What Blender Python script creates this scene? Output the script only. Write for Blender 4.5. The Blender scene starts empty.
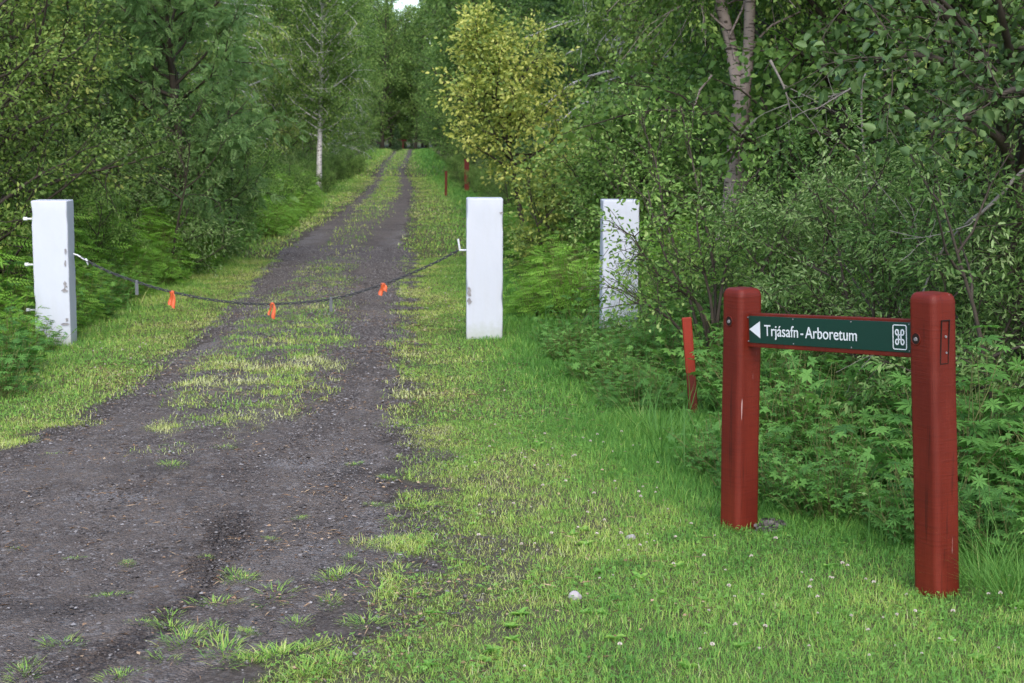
import bpy, math, random
import numpy as np
from mathutils import Vector, Matrix
R = math.radians
C = bpy.data.collections.new('place'); bpy.context.scene.collection.children.link(C)
scene = bpy.context.scene
rs = np.random.RandomState

# ------------------------------------------------------------------ camera model
F = 1600.0; CZ = 1.75; PITCH = math.atan(211.5 / F)
sp_, cp_ = math.sin(PITCH), math.cos(PITCH)
def G(px, py, z=0.0):
    """world point at height z seen at a photo pixel (used to measure the place)"""
    u = (px - 512) / F; v = (341.5 - py) / F
    d = (u, cp_ + v * sp_, -sp_ + v * cp_); t = (z - CZ) / d[2]
    return Vector((d[0] * t, d[1] * t, z))
def W(px, Y, z=1.0):
    return (px - 512) / F * (Y * cp_ + (CZ - z) * sp_)
def Z(py, Y):
    v = (341.5 - py) / F
    return CZ + Y * (-sp_ + v * cp_) / (cp_ + v * sp_)

# ------------------------------------------------------------------ noise
def _h(ix, iy, seed):
    n = (ix.astype(np.int64) * 374761393 + iy.astype(np.int64) * 668265263 + seed * 974711) & 0xffffffff
    n = ((n ^ (n >> 13)) * 1274126177) & 0xffffffff
    return ((n ^ (n >> 16)) & 0xffffff) / float(0xffffff)
def vn(x, y, s, seed=0):
    x = np.asarray(x, float) / s; y = np.asarray(y, float) / s
    ix = np.floor(x); iy = np.floor(y); fx = x - ix; fy = y - iy
    fx = fx * fx * (3 - 2 * fx); fy = fy * fy * (3 - 2 * fy)
    a = _h(ix, iy, seed); b = _h(ix + 1, iy, seed); c = _h(ix, iy + 1, seed); d = _h(ix + 1, iy + 1, seed)
    return a * (1 - fx) * (1 - fy) + b * fx * (1 - fy) + c * (1 - fx) * fy + d * fx * fy
def fbm(x, y, s, seed=0, o=3):
    t = 0; a = 1; n = 0
    for i in range(o):
        t = t + a * vn(x, y, s / 2 ** i, seed + i * 17); n += a; a *= .55
    return t / n
def sstep(a, b, x):
    t = np.clip((x - a) / (b - a), 0, 1); return t * t * (3 - 2 * t)

# ------------------------------------------------------------------ layout curves (x as a function of Y)
def curve(pts):
    w = [G(*p) for p in pts]; w.sort(key=lambda v: v.y)
    ys = np.array([v.y for v in w]); xs = np.array([v.x for v in w])
    return lambda Y: np.interp(Y, ys, xs)
pL = curve([(-900, 520), (-420, 480), (-80, 455), (22, 442), (107, 400), (193, 340), (232, 303), (291, 241), (340, 210), (363, 190), (372, 180), (375, 173), (379, 165), (390, 155), (394, 150)])
pR = curve([(-300, 760), (90, 722), (215, 690), (262, 664), (350, 642), (393, 600), (418, 560), (440, 520), (419, 500), (413, 470), (409, 440), (406, 400), (404, 340), (406, 303), (409, 241), (415, 210), (417, 190), (412, 180), (406, 173), (408, 165), (412, 155), (414, 150)])
sL = curve([(182, 440), (176, 400), (200, 370), (222, 340), (268, 303), (335, 241), (357, 210), (379, 190), (384, 173), (386, 165), (395, 155), (398, 150)])
sR = curve([(240, 440), (318, 400), (335, 370), (346, 340), (345, 303), (366, 241), (388, 210), (398, 190), (398, 173), (402, 165), (406, 155), (408, 150)])
fL = curve([(-260, 445), (-60, 400), (60, 335), (150, 297), (215, 265), (285, 232), (325, 200), (352, 182), (375, 165), (388, 150)])     # wood edge, left
fR = curve([(1400, 640), (1100, 597), (960, 560), (850, 535), (740, 505), (690, 470), (630, 420), (560, 365), (530, 335), (520, 300), (508, 262), (490, 220), (462, 193), (432, 173), (419, 160), (416, 150)])
def terrain(x, y):
    x = np.asarray(x, float); y = np.asarray(y, float)
    z = (fbm(x, y, 1.7, 5, 2) - .5) * .05 * sstep(2, 8, y)
    dl = pL(y) - x; dr = x - pR(y)
    off = np.maximum(dl, dr)
    z = z + .015 * sstep(0, .8, off) + .12 * sstep(1.5, 6, dr) + .25 * sstep(1.0, 7, dl)
    strip = sstep(-.15, .15, x - sL(y)) * sstep(-.15, .15, sR(y) - x) * sstep(8.6, 9.6, y)
    z = z + .03 * strip
    return z
def tz(x, y): return float(terrain(x, y))
def GT(px, py):
    z = 0.
    for _ in range(5):
        g = G(px, py, z); z = tz(g.x, g.y)
    return g
def on(x, y, dz=0): return Vector((x, y, tz(x, y) + dz))

# ------------------------------------------------------------------ materials
class NT:
    def __init__(s, name):
        s.m = bpy.data.materials.new(name); s.m.use_nodes = True; s.t = s.m.node_tree; s.t.nodes.clear()
        s.out = s.t.nodes.new('ShaderNodeOutputMaterial')
    def n(s, typ, **kw):
        nd = s.t.nodes.new(typ)
        ins = kw.pop('ins', {})
        for k, v in kw.items(): setattr(nd, k, v)
        for k, v in ins.items():
            if hasattr(v, 'is_linked') or isinstance(v, bpy.types.NodeSocket): s.t.links.new(v, nd.inputs[k])
            else: nd.inputs[k].default_value = v
        return nd
    def noise(s, scale, detail=4, rough=.55, vec=None):
        i = {'Scale': scale, 'Detail': detail, 'Roughness': rough}
        if vec is not None: i['Vector'] = vec
        return s.n('ShaderNodeTexNoise', ins=i).outputs['Fac']
    def ramp(s, fac, stops):
        r = s.n('ShaderNodeValToRGB', ins={'Fac': fac}); e = r.color_ramp.elements
        while len(e) < len(stops): e.new(.5)
        for k, (p, c) in enumerate(stops):
            e[k].position = p; e[k].color = (*c, 1) if len(c) == 3 else c
        return r.outputs['Color']
    def mix(s, f, a, b, bt='MIX'):
        nd = s.t.nodes.new('ShaderNodeMix'); nd.data_type = 'RGBA'; nd.blend_type = bt
        for sock, v in ((nd.inputs[0], f), (nd.inputs[6], a), (nd.inputs[7], b)):
            if isinstance(v, bpy.types.NodeSocket): s.t.links.new(v, sock)
            elif isinstance(v, tuple): sock.default_value = (*v, 1)
            else: sock.default_value = v
        return nd.outputs[2]
    def math(s, op, a, b=0., clamp=False):
        nd = s.t.nodes.new('ShaderNodeMath'); nd.operation = op; nd.use_clamp = clamp
        for k, v in ((0, a), (1, b)):
            if isinstance(v, bpy.types.NodeSocket): s.t.links.new(v, nd.inputs[k])
            else: nd.inputs[k].default_value = v
        return nd.outputs[0]
    def obj(s, scale=(1, 1, 1)):
        tc = s.n('ShaderNodeTexCoord').outputs['Object']
        return s.n('ShaderNodeMapping', ins={'Vector': tc, 'Scale': scale}).outputs[0]
    def bump(s, h, strength=.3, dist=.01):
        return s.n('ShaderNodeBump', ins={'Height': h, 'Strength': strength, 'Distance': dist}).outputs[0]
    def bsdf(s, col, rough=.7, spec=.3, normal=None, **ex):
        i = {'Base Color': col if isinstance(col, bpy.types.NodeSocket) else (*col, 1), 'Roughness': rough, 'Specular IOR Level': spec}
        if normal is not None: i['Normal'] = normal
        i.update(ex)
        return s.n('ShaderNodeBsdfPrincipled', ins=i)
    def fin(s, sh):
        s.t.links.new(sh.outputs[0], s.out.inputs[0]); return s.m

def leafmat(name, stops, rough=.55, spec=.2, trans=.40, objvar=.25, gain=2.2):
    stops = [(p, tuple(min(.6, c * gain) for c in q)) for p, q in stops]
    n = NT(name)
    a = n.n('ShaderNodeAttribute', attribute_name='tint').outputs['Fac']
    rnd = n.n('ShaderNodeObjectInfo').outputs['Random']
    a2 = n.math('ADD', a, n.math('MULTIPLY', n.math('SUBTRACT', rnd, .5), objvar), True)
    col = n.ramp(a2, stops)
    b = n.bsdf(col, rough, spec)
    tcol = n.mix(1.0, col, (1.12, 1.18, .7), 'MULTIPLY')
    t = n.n('ShaderNodeBsdfTranslucent', ins={'Color': tcol})
    m = n.n('ShaderNodeMixShader', ins={0: trans, 1: b.outputs[0], 2: t.outputs[0]})
    return n.fin(m)
M = {}
M['birch_leaf'] = leafmat('birch_leaf', [(0, (.028, .055, .014)), (.5, (.062, .105, .024)), (.85, (.105, .155, .036)), (1, (.17, .20, .06))])
M['olive_leaf'] = leafmat('olive_leaf', [(0, (.032, .058, .014)), (.5, (.075, .115, .026)), (.85, (.125, .165, .04)), (1, (.20, .21, .06))])
M['far_leaf'] = leafmat('far_leaf', [(0, (.03, .055, .016)), (.5, (.06, .105, .026)), (1, (.11, .155, .04))])
M['dark_leaf'] = leafmat('dark_leaf', [(0, (.022, .046, .012)), (.5, (.046, .088, .02)), (1, (.085, .13, .035))])
M['rowan_leaf'] = leafmat('rowan_leaf', [(0, (.035, .07, .022)), (.5, (.075, .135, .045)), (1, (.13, .19, .07))], .5, .25)
M['willow_leaf'] = leafmat('willow_leaf', [(0, (.024, .050, .013)), (.5, (.050, .092, .023)), (.85, (.088, .135, .042)), (1, (.13, .175, .075))], .55, .2, .36)
M['yellow_leaf'] = leafmat('yellow_leaf', [(0, (.07, .11, .028)), (.45, (.155, .185, .042)), (.8, (.25, .255, .06)), (1, (.34, .30, .08))], .5, .3, .35)
M['alder_leaf'] = leafmat('alder_leaf', [(0, (.016, .032, .010)), (.5, (.030, .056, .017)), (1, (.055, .085, .028))], .5, .25, .25)
M['bush_leaf'] = leafmat('bush_leaf', [(0, (.032, .062, .016)), (.5, (.066, .118, .028)), (.9, (.11, .175, .042)), (1, (.16, .21, .07))], .55, .2, .42)
M['fern_leaf'] = leafmat('fern_leaf', [(0, (.045, .095, .016)), (.5, (.085, .165, .026)), (.9, (.13, .22, .036)), (1, (.17, .24, .06))], .6, .12, .42)
M['lupin_leaf'] = leafmat('lupin_leaf', [(0, (.028, .070, .018)), (.5, (.054, .122, .027)), (.9, (.095, .18, .042)), (1, (.16, .22, .08))], .6, .15, .42)
M['spruce_leaf'] = leafmat('spruce_leaf', [(0, (.016, .036, .013)), (.5, (.030, .062, .022)), (1, (.058, .10, .034))], .6, .3, .1)
M['grass'] = leafmat('grass', [(0, (.06, .15, .028)), (.3, (.12, .235, .048)), (.55, (.185, .28, .055)), (.78, (.30, .32, .09)), (1, (.46, .38, .20))], .6, .2, .42, 0, 1.7)
M['tall_grass'] = leafmat('tall_grass', [(0, (.035, .085, .018)), (.5, (.06, .135, .028)), (.85, (.11, .19, .045)), (1, (.28, .25, .11))], .55, .2, .38, 0)
M['litter'] = leafmat('litter', [(0, (.09, .05, .03)), (.5, (.24, .15, .09)), (1, (.42, .30, .19))], .8, .1, .05, 0, 1.0)

def barkmat(name, a, b, sc=(30, 30, 8), marks=None):
    n = NT(name); v = n.obj(sc)
    f = n.noise(1.0, 5, .6, v)
    col = n.mix(f, a, b)
    if marks:
        v2 = n.obj((10, 10, 45)); f2 = n.noise(1.0, 3, .6, v2)
        col = n.mix(n.ramp(f2, [(.56, (0, 0, 0)), (.62, (1, 1, 1))]), col, marks)
    return n.fin(n.bsdf(col, .85, .2, n.bump(f, .6, .01)))
M['dark_bark'] = barkmat('dark_bark', (.028, .022, .017), (.085, .068, .052))
M['grey_bark'] = barkmat('grey_bark', (.12, .11, .095), (.30, .27, .24))
M['birch_bark'] = barkmat('birch_bark', (.15, .115, .10), (.34, .28, .25), (9, 9, 5), (.05, .038, .03))
M['white_bark'] = barkmat('white_bark', (.45, .42, .40), (.65, .62, .60), (8, 8, 5), (.06, .05, .045))
M['green_stem'] = barkmat('green_stem', (.09, .12, .035), (.22, .20, .08))

n = NT('soil'); v = n.obj(); bare = n.n('ShaderNodeAttribute', attribute_name='bare').outputs['Fac']
f = n.noise(6, 6, .6, v); f2 = n.noise(60, 4, .6, v)
col = n.mix(n.ramp(f, [(.35, (0, 0, 0)), (.65, (1, 1, 1))]), (.045, .055, .02), (.10, .10, .04))
col = n.mix(n.ramp(f2, [(.45, (0, 0, 0)), (.7, (1, 1, 1))]), col, (.13, .10, .06))
gv = n.n('ShaderNodeTexVoronoi', ins={'Vector': v, 'Scale': 95.}); gg = n.n('ShaderNodeSeparateColor', ins={'Color': gv.outputs['Color']}).outputs[0]
gc = n.mix(n.math('MULTIPLY', n.ramp(gg, [(.35, (0, 0, 0)), (1, (1, 1, 1))]), .55), n.mix(n.ramp(f, [(.35, (0, 0, 0)), (.65, (1, 1, 1))]), (.044, .035, .030), (.085, .069, .058)), (.145, .125, .112))
col = n.mix(bare, col, gc)
M['soil'] = n.fin(n.bsdf(col, .95, .1, n.bump(f2, .8, .02)))

n = NT('track_gravel'); v = n.obj()
mud = n.n('ShaderNodeAttribute', attribute_name='mud').outputs['Fac']
pale = n.n('ShaderNodeAttribute', attribute_name='pale').outputs['Fac']
big = n.noise(1.6, 5, .6, v); mid = n.noise(9, 6, .65, v)
vor = n.n('ShaderNodeTexVoronoi', ins={'Vector': v, 'Scale': 95.}); vor2 = n.n('ShaderNodeTexVoronoi', ins={'Vector': v, 'Scale': 38.})
base = n.mix(n.ramp(big, [(.38, (0, 0, 0)), (.60, (1, 1, 1))]), (.050, .037, .030), (.104, .083, .070))
base = n.mix(n.ramp(mid, [(.42, (0, 0, 0)), (.7, (1, 1, 1))]), base, (.125, .094, .072))
grey = n.n('ShaderNodeSeparateColor', ins={'Color': vor.outputs['Color']}).outputs[0]
grey2 = n.n('ShaderNodeSeparateColor', ins={'Color': vor2.outputs['Color']}).outputs[1]
col = n.mix(n.math('MULTIPLY', n.ramp(grey, [(.35, (0, 0, 0)), (1, (1, 1, 1))]), .55), base, (.155, .132, .120))
col = n.mix(n.math('MULTIPLY', n.ramp(grey2, [(.80, (0, 0, 0)), (.9, (1, 1, 1))]), .45), col, (.20, .182, .17))
col = n.mix(n.math('MULTIPLY', pale, n.math('MULTIPLY', n.ramp(grey, [(.25, (0, 0, 0)), (.8, (1, 1, 1))]), .75)), col, (.215, .198, .19))
col = n.mix(mud, col, (.024, .017, .014))
moss = n.n('ShaderNodeAttribute', attribute_name='moss').outputs['Fac']
col = n.mix(n.math('MULTIPLY', moss, .75), col, n.mix(mid, (.10, .085, .04), (.13, .16, .045)))
h = n.math('ADD', n.math('MULTIPLY', vor.outputs['Distance'], -1.2), n.math('MULTIPLY', mid, 1.4))
M['track'] = n.fin(n.bsdf(col, n.math('SUBTRACT', .9, n.math('MULTIPLY', mud, .2)), .3, n.bump(h, .9, .012)))

n = NT('stone'); f = n.n('ShaderNodeAttribute', attribute_name='tint').outputs['Fac']
col = n.ramp(f, [(0, (.040, .032, .028)), (.6, (.095, .080, .071)), (.93, (.17, .152, .142)), (1, (.28, .26, .25))])
M['stone'] = n.fin(n.bsdf(col, .85, .3))
n = NT('pale_stone'); f = n.noise(40, 5, .6, n.obj())
M['pale_stone'] = n.fin(n.bsdf(n.mix(f, (.22, .19, .19), (.42, .38, .38)), .8, .3, n.bump(f, .5, .004)))

n = NT('white_paint'); v = n.obj(); f = n.noise(22, 5, .6, v); f2 = n.noise(5, 5, .7, n.obj((1, 1, .5)))
chip = n.ramp(n.noise(14, 5, .7, v), [(.70, (0, 0, 0)), (.74, (1, 1, 1))])
col = n.mix(f2, (.41, .425, .47), (.475, .49, .535))
# grime and algae at the foot of the post
zz = n.n('ShaderNodeSeparateXYZ', ins={'Vector': n.n('ShaderNodeTexCoord').outputs['Object']}).outputs[2]
foot = n.math('MULTIPLY', n.ramp(n.math('ADD', n.math('MULTIPLY', zz, 3.), n.math('MULTIPLY', f, .6)), [(.35, (1, 1, 1)), (.75, (0, 0, 0))]), .55)
col = n.mix(foot, col, (.30, .32, .22))
col = n.mix(n.math('MULTIPLY', n.ramp(n.noise(3, 4, .7, n.obj((8, 8, .7))), [(.45, (0, 0, 0)), (.7, (1, 1, 1))]), .2), col, (.40, .40, .39))
col = n.mix(n.math('MULTIPLY', chip, .7), col, (.36, .34, .33))
M['white_paint'] = n.fin(n.bsdf(col, .65, .35, n.bump(n.math('ADD', f, n.math('MULTIPLY', chip, -.8)), .18, .006)))
n = NT('bare_concrete'); f = n.noise(60, 4, .6, n.obj()); M['bare_concrete'] = n.fin(n.bsdf(n.mix(f, (.13, .12, .12), (.34, .32, .32)), .9, .2, n.bump(f, .6, .006)))

def redpaint(name, a, b, grain=True):
    n = NT(name); v = n.obj((7, 7, 150)); saw = n.noise(1., 3, .6, v)
    big = n.noise(5, 5, .6, n.obj((1, 1, .35)))
    fib = n.noise(1., 3, .6, n.obj((90, 90, 2.5)))
    col = n.mix(n.ramp(big, [(.35, (0, 0, 0)), (.7, (1, 1, 1))]), a, b)
    col = n.mix(n.math('MULTIPLY', n.ramp(saw, [(.5, (0, 0, 0)), (.75, (1, 1, 1))]), .35), col, tuple(c * .55 for c in a))
    crk = n.ramp(n.noise(1., 4, .65, n.obj((45, 45, 1.6))), [(.60, (0, 0, 0)), (.66, (1, 1, 1))])
    col = n.mix(n.math('MULTIPLY', crk, .55), col, tuple(c * .3 for c in a))
    fade = n.ramp(n.noise(1., 5, .7, n.obj((12, 12, 4))), [(.52, (0, 0, 0)), (.72, (1, 1, 1))])
    col = n.mix(n.math('MULTIPLY', fade, .35), col, (.15, .026, .015))
    scr = n.ramp(n.noise(1., 2, .5, n.obj((60, 60, 5))), [(.745, (0, 0, 0)), (.775, (1, 1, 1))])
    col = n.mix(n.math('MULTIPLY', scr, .5), col, (.55, .38, .36))
    h = n.math('ADD', n.math('MULTIPLY', saw, .7), n.math('MULTIPLY', fib, .5))
    return n.fin(n.bsdf(col, .55, .25, n.bump(h, .5, .003)))
M['red_paint'] = redpaint('red_paint', (.088, .0075, .0026), (.135, .0125, .0042))
M['orange_paint'] = redpaint('orange_paint', (.20, .018, .007), (.26, .024, .010))
M['dark_red'] = redpaint('dark_red', (.085, .010, .006), (.13, .018, .009))
def plain(name, c, r=.5, s=.4, var=.12):
    n = NT(name); f = n.noise(35, 4, .6, n.obj())
    return n.fin(n.bsdf(n.mix(f, tuple(x * (1 - var) for x in c), tuple(min(1, x * (1 + var)) for x in c)), r, s))
M['sign_green'] = plain('sign_green', (.003, .032, .021), .35, .4)
M['sign_white'] = plain('sign_white', (.60, .61, .62), .45, .4, .03)
M['steel'] = plain('steel', (.16, .15, .15), .45, .6)
M['chain'] = plain('chain', (.04, .04, .042), .6, .4, .4)
M['tag_grey'] = plain('tag_grey', (.09, .095, .10), .5, .4)
M['hole'] = plain('hole', (.02, .012, .01), .9, .1)  # near-black: shade of the bolt recesses put into the colour; joint lines too
M['ribbon'] = plain('ribbon', (.52, .10, .035), .45, .3)
M['petal'] = plain('petal', (.58, .50, .44), .7, .2)
M['yellow_petal'] = plain('yellow_petal', (.75, .6, .04), .6, .2)

# ------------------------------------------------------------------ mesh building
def build(name, chunks, mat, parent=None, smooth=False, attrs=None):
    """chunks: (verts Nx3, flat loop indices, loop counts, tint per face)"""
    Vs, Ls, Cs, Ts = [], [], [], []; o = 0
    for v, l, c, t in chunks:
        Vs.append(v); Ls.append(l + o); Cs.append(c); Ts.append(np.broadcast_to(t, (len(c),))); o += len(v)
    V = np.concatenate(Vs).astype(np.float32); L = np.concatenate(Ls).astype(np.int32); N = np.concatenate(Cs).astype(np.int32); T = np.concatenate(Ts).astype(np.float32)
    me = bpy.data.meshes.new(name)
    me.vertices.add(len(V)); me.vertices.foreach_set('co', V.ravel())
    me.loops.add(len(L)); me.loops.foreach_set('vertex_index', L)
    st = np.zeros(len(N), np.int32); st[1:] = np.cumsum(N)[:-1]
    me.polygons.add(len(N)); me.polygons.foreach_set('loop_start', st); me.polygons.foreach_set('loop_total', N)
    if smooth: me.polygons.foreach_set('use_smooth', np.ones(len(N), bool))
    a = me.attributes.new('tint', 'FLOAT', 'FACE'); a.data.foreach_set('value', T)
    for k, arr in (attrs or {}).items():
        a = me.attributes.new(k, 'FLOAT', 'POINT'); a.data.foreach_set('value', np.asarray(arr, np.float32))
    me.update(calc_edges=True)
    me.materials.append(mat)
    ob = bpy.data.objects.new(name, me); C.objects.link(ob)
    if parent: ob.parent = parent
    return ob

def nrmz(a): return a / np.maximum(np.linalg.norm(a, axis=-1, keepdims=True), 1e-9)
class Tp:
    """leaf template: x = along the leaf, y = across, z = leaf normal"""
    def __init__(s, v, f):
        s.v = np.array(v, float); s.l = np.array([i for q in f for i in q]); s.c = np.array([len(q) for q in f])
def simple(w, fold=.12, curl=-.08): return Tp([(0, 0, 0), (.45, -w / 2, fold * w), (1, 0, curl), (.45, w / 2, fold * w)], [(0, 1, 2), (0, 2, 3)])
def oval(w, fold=.25, curl=-.1): return Tp([(0, 0, 0), (.28, -w * .46, fold * w), (.68, -w * .40, fold * w + curl * .4), (1, 0, curl), (.68, w * .40, fold * w + curl * .4), (.28, w * .46, fold * w)], [(0, 1, 2, 3), (0, 3, 4, 5)])
def compound(parts, base=None):
    v, f = [], []
    for (ox, oy, oz, ang, ln, w, dr) in parts:
        c, s = math.cos(ang), math.sin(ang); b = len(v)
        for (x, y, z) in ((0, 0, 0), (.5, -w / 2, .1 * w), (1, 0, -dr), (.5, w / 2, .1 * w)):
            x *= ln; y *= ln; z *= ln
            v.append((ox + c * x - s * y, oy + s * x + c * y, oz + z))
        f += [(b, b + 1, b + 2), (b, b + 2, b + 3)]
    return Tp(v, f)
T_simple = simple(.62); T_wide = simple(.8); T_narrow = simple(.3)
T_oval = oval(.55); T_ovalw = oval(.85); T_oval7 = oval(.68, .35, -.22); T_lance = oval(.34)
T_palm = compound([(0, 0, 0, R(a), .5 * (1 - .15 * abs(a) / 150), .3, .12) for a in (-150, -105, -65, -25, 18, 60, 102, 146)])
T_cut = compound([(0, 0, 0, R(a), .55, .5, .15) for a in (-110, -58, 0, 55, 112)])
T_pinn = compound([(x, 0, -.12 * x * x, s * R(62), .30 * (1 - abs(x - .4) * .5), .36, .2) for x in (.18, .32, .46, .6, .74, .86) for s in (-1, 1)] + [(.9, 0, -.1, 0, .28, .36, .2)])
T_spray = compound([(x, 0, 0, s * R(48), .32 * (1.1 - x), .22, .1) for x in (0., .2, .4, .6, .8) for s in (-1, 1)] + [(0, 0, 0, 0, 1.0, .10, .1)])
T_trefoil = compound([(0, 0, 0, R(a), .5, .9, .05) for a in (0, 120, 240)])

def scatter(tp, pos, dr, nr, size, tint):
    N = len(pos)
    d = nrmz(dr); s = nrmz(np.cross(nr, d)); u = np.cross(d, s)
    B = np.stack([d, s, u], 1)                                  # N,3,3
    v = np.einsum('kj,njc->nkc', tp.v, B) * np.asarray(size).reshape(-1, 1, 1) + pos[:, None, :]
    K = len(tp.v)
    l = (tp.l[None, :] + (np.arange(N) * K)[:, None]).ravel()
    return (v.reshape(-1, 3), l, np.tile(tp.c, N), np.repeat(np.broadcast_to(tint, (N,)), len(tp.c)))

def tube(pts, rad, k=6, cap=True, tint=.5):
    P = np.array(pts, float); r = np.array(rad, float) if np.ndim(rad) else np.full(len(P), rad)
    t = np.gradient(P, axis=0); t = nrmz(t)
    ref = np.array([.31, .17, .93]) if abs(t[0][2]) < .8 else np.array([1., .1, 0])
    a = nrmz(np.cross(t, ref)); b = np.cross(t, a)
    an = np.arange(k) / k * 2 * math.pi
    V = P[:, None, :] + r[:, None, None] * (np.cos(an)[None, :, None] * a[:, None, :] + np.sin(an)[None, :, None] * b[:, None, :])
    n = len(P); l, c = [], []
    for i in range(n - 1):
        for j in range(k):
            l += [i * k + j, i * k + (j + 1) % k, (i + 1) * k + (j + 1) % k, (i + 1) * k + j]; c.append(4)
    if cap: l += [(n - 1) * k + j for j in range(k)]; c.append(k); l += [k - 1 - j for j in range(k)]; c.append(k)
    return (V.reshape(-1, 3), np.array(l), np.array(c), tint)

def poly(rng, p0, d0, L, nseg, wob, lift=0.):
    """a wandering branch line"""
    p = np.array(p0, float); d = nrmz(np.array(d0, float)); out = [p.copy()]; st = L / nseg
    for i in range(nseg):
        d = nrmz(d + rng.normal(0, wob, 3) + np.array([0, 0, lift])); p = p + d * st; out.append(p.copy())
    return np.array(out)
def lerp_line(P, t):
    x = t * (len(P) - 1); i = min(int(x), len(P) - 2); f = x - i
    return P[i] * (1 - f) + P[i + 1] * f, nrmz(P[i + 1] - P[i])

def put(o, label=None, cat=None, group=None, kind=None):
    if label: o['label'] = label
    if cat: o['category'] = cat
    if group: o['group'] = group
    if kind: o['kind'] = kind
    return o
def empty(name, loc=(0, 0, 0), rz=0.):
    o = bpy.data.objects.new(name, None); C.objects.link(o); o.location = loc; o.rotation_euler = (0, 0, rz); o.empty_display_size = .2
    return o
KIDS = {}
def copy_tree(o, parent=None):
    c = o.copy(); C.objects.link(c)
    if parent: c.parent = parent
    for ch in KIDS.get(o.name, []): copy_tree(ch, c)
    return c

def leaves_on(rng, lines, per_m, tp, size, spread, droop=0., up=.8, clump=0.25, tb=.5):
    """leaf chunk: leaves sprayed around twig lines"""
    pos, dr, tn = [], [], []
    for P in lines:
        L = np.linalg.norm(np.diff(P, axis=0), axis=1).sum(); n = max(2, int(L * per_m))
        t = rng.uniform(0, 1, n) ** .8 * (len(P) - 1.001); i = t.astype(int); f = (t - i)[:, None]
        q = P[i] * (1 - f) + P[i + 1] * f; tg = nrmz(P[i + 1] - P[i])
        off = rng.normal(0, spread, (n, 3)); off[:, 2] *= .75
        pos.append(q + off); dr.append(nrmz(tg * .5 + nrmz(off + 1e-6) * .8 + rng.normal(0, .35, (n, 3)) + np.array([0, 0, -droop])))
        tn.append(np.clip(tb + rng.normal(0, clump * .6) + rng.normal(0, .16, n), 0, 1))
    pos = np.concatenate(pos); dr = np.concatenate(dr); tn = np.concatenate(tn)
    nr = nrmz(np.array([0, 0, up]) + rng.normal(0, .6, pos.shape))
    sz = size * rng.uniform(.65, 1.2, len(pos))
    return scatter(tp, pos, dr, nr, sz, tn)

def make_tree(name, seed, H, tr, crown_lo, crad, nl, nsub, per_m, tp, size, spread, leafm, barkm, lean=(0, 0), limb_el=(20, 60), lift=.05, droop=.3, prof=None, wob=.12, clump=.3, stems=1, subf=.45, tb=.5, extra=None):
    rng = rs(seed); root = empty(name)
    wood, lines = [], []
    for s in range(stems):
        a = rng.uniform(0, 6.28) + s * 6.28 / stems
        sd = (0, 0, 1) if stems == 1 else (math.cos(a) * .38, math.sin(a) * .38, 1)
        T = poly(rng, (0.04 * math.cos(a) * stems, .04 * math.sin(a) * stems, -.15), (sd[0] + lean[0], sd[1] + lean[1], 1), H * (1 if s == 0 else rng.uniform(.7, .95)), 14, wob * .45, .06)
        rr = tr * (1 - np.linspace(0, 1, 15) ** .9 * .93) * (1 if stems == 1 else .7); rr[0] *= 1.35
        wood.append(tube(T, rr, 8))
        n = nl // stems
        for i in range(n):
            t = crown_lo + (1 - crown_lo) * (i + rng.uniform(0, .9)) / n * .97
            p, tg = lerp_line(T, t); u = (t - crown_lo) / (1 - crown_lo)
            pr = prof(u) if prof else (math.sin(math.pi * min(1, .22 + u * .78)) ** .6)
            L = max(.25, crad * pr * rng.uniform(.7, 1.15)); az = i * 2.4 + rng.uniform(-.5, .5)
            el = R(limb_el[0] + (limb_el[1] - limb_el[0]) * u + rng.uniform(-14, 14))
            d = (math.cos(az) * math.cos(el), math.sin(az) * math.cos(el), math.sin(el))
            B = poly(rng, p, d, L, 6, wob, lift)
            r0 = min(tr * .45, .012 + .014 * L) * (1 - .5 * u)
            wood.append(tube(B, r0 * (1 - np.linspace(0, 1, 7) * .8), 5, False))
            lines.append(B[3:])
            for k in range(nsub):
                q, qt = lerp_line(B, rng.uniform(.18, .98))
                dd = nrmz(qt + rng.normal(0, .75, 3)); S = poly(rng, q, dd, L * subf * rng.uniform(.5, 1.1), 4, wob * 1.3, lift - droop * .25)
                wood.append(tube(S, r0 * .32 * (1 - np.linspace(0, 1, 5) * .7), 3, False)); lines.append(S)
    if extra: extra(rng, wood, lines)
    kids = [build('trunk', wood, M[barkm], root, True)]
    kids.append(build('crown', [leaves_on(rng, lines, per_m, tp, size, spread, droop, .35, clump, tb)], M[leafm], root))
    KIDS[root.name] = kids
    return root
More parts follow.
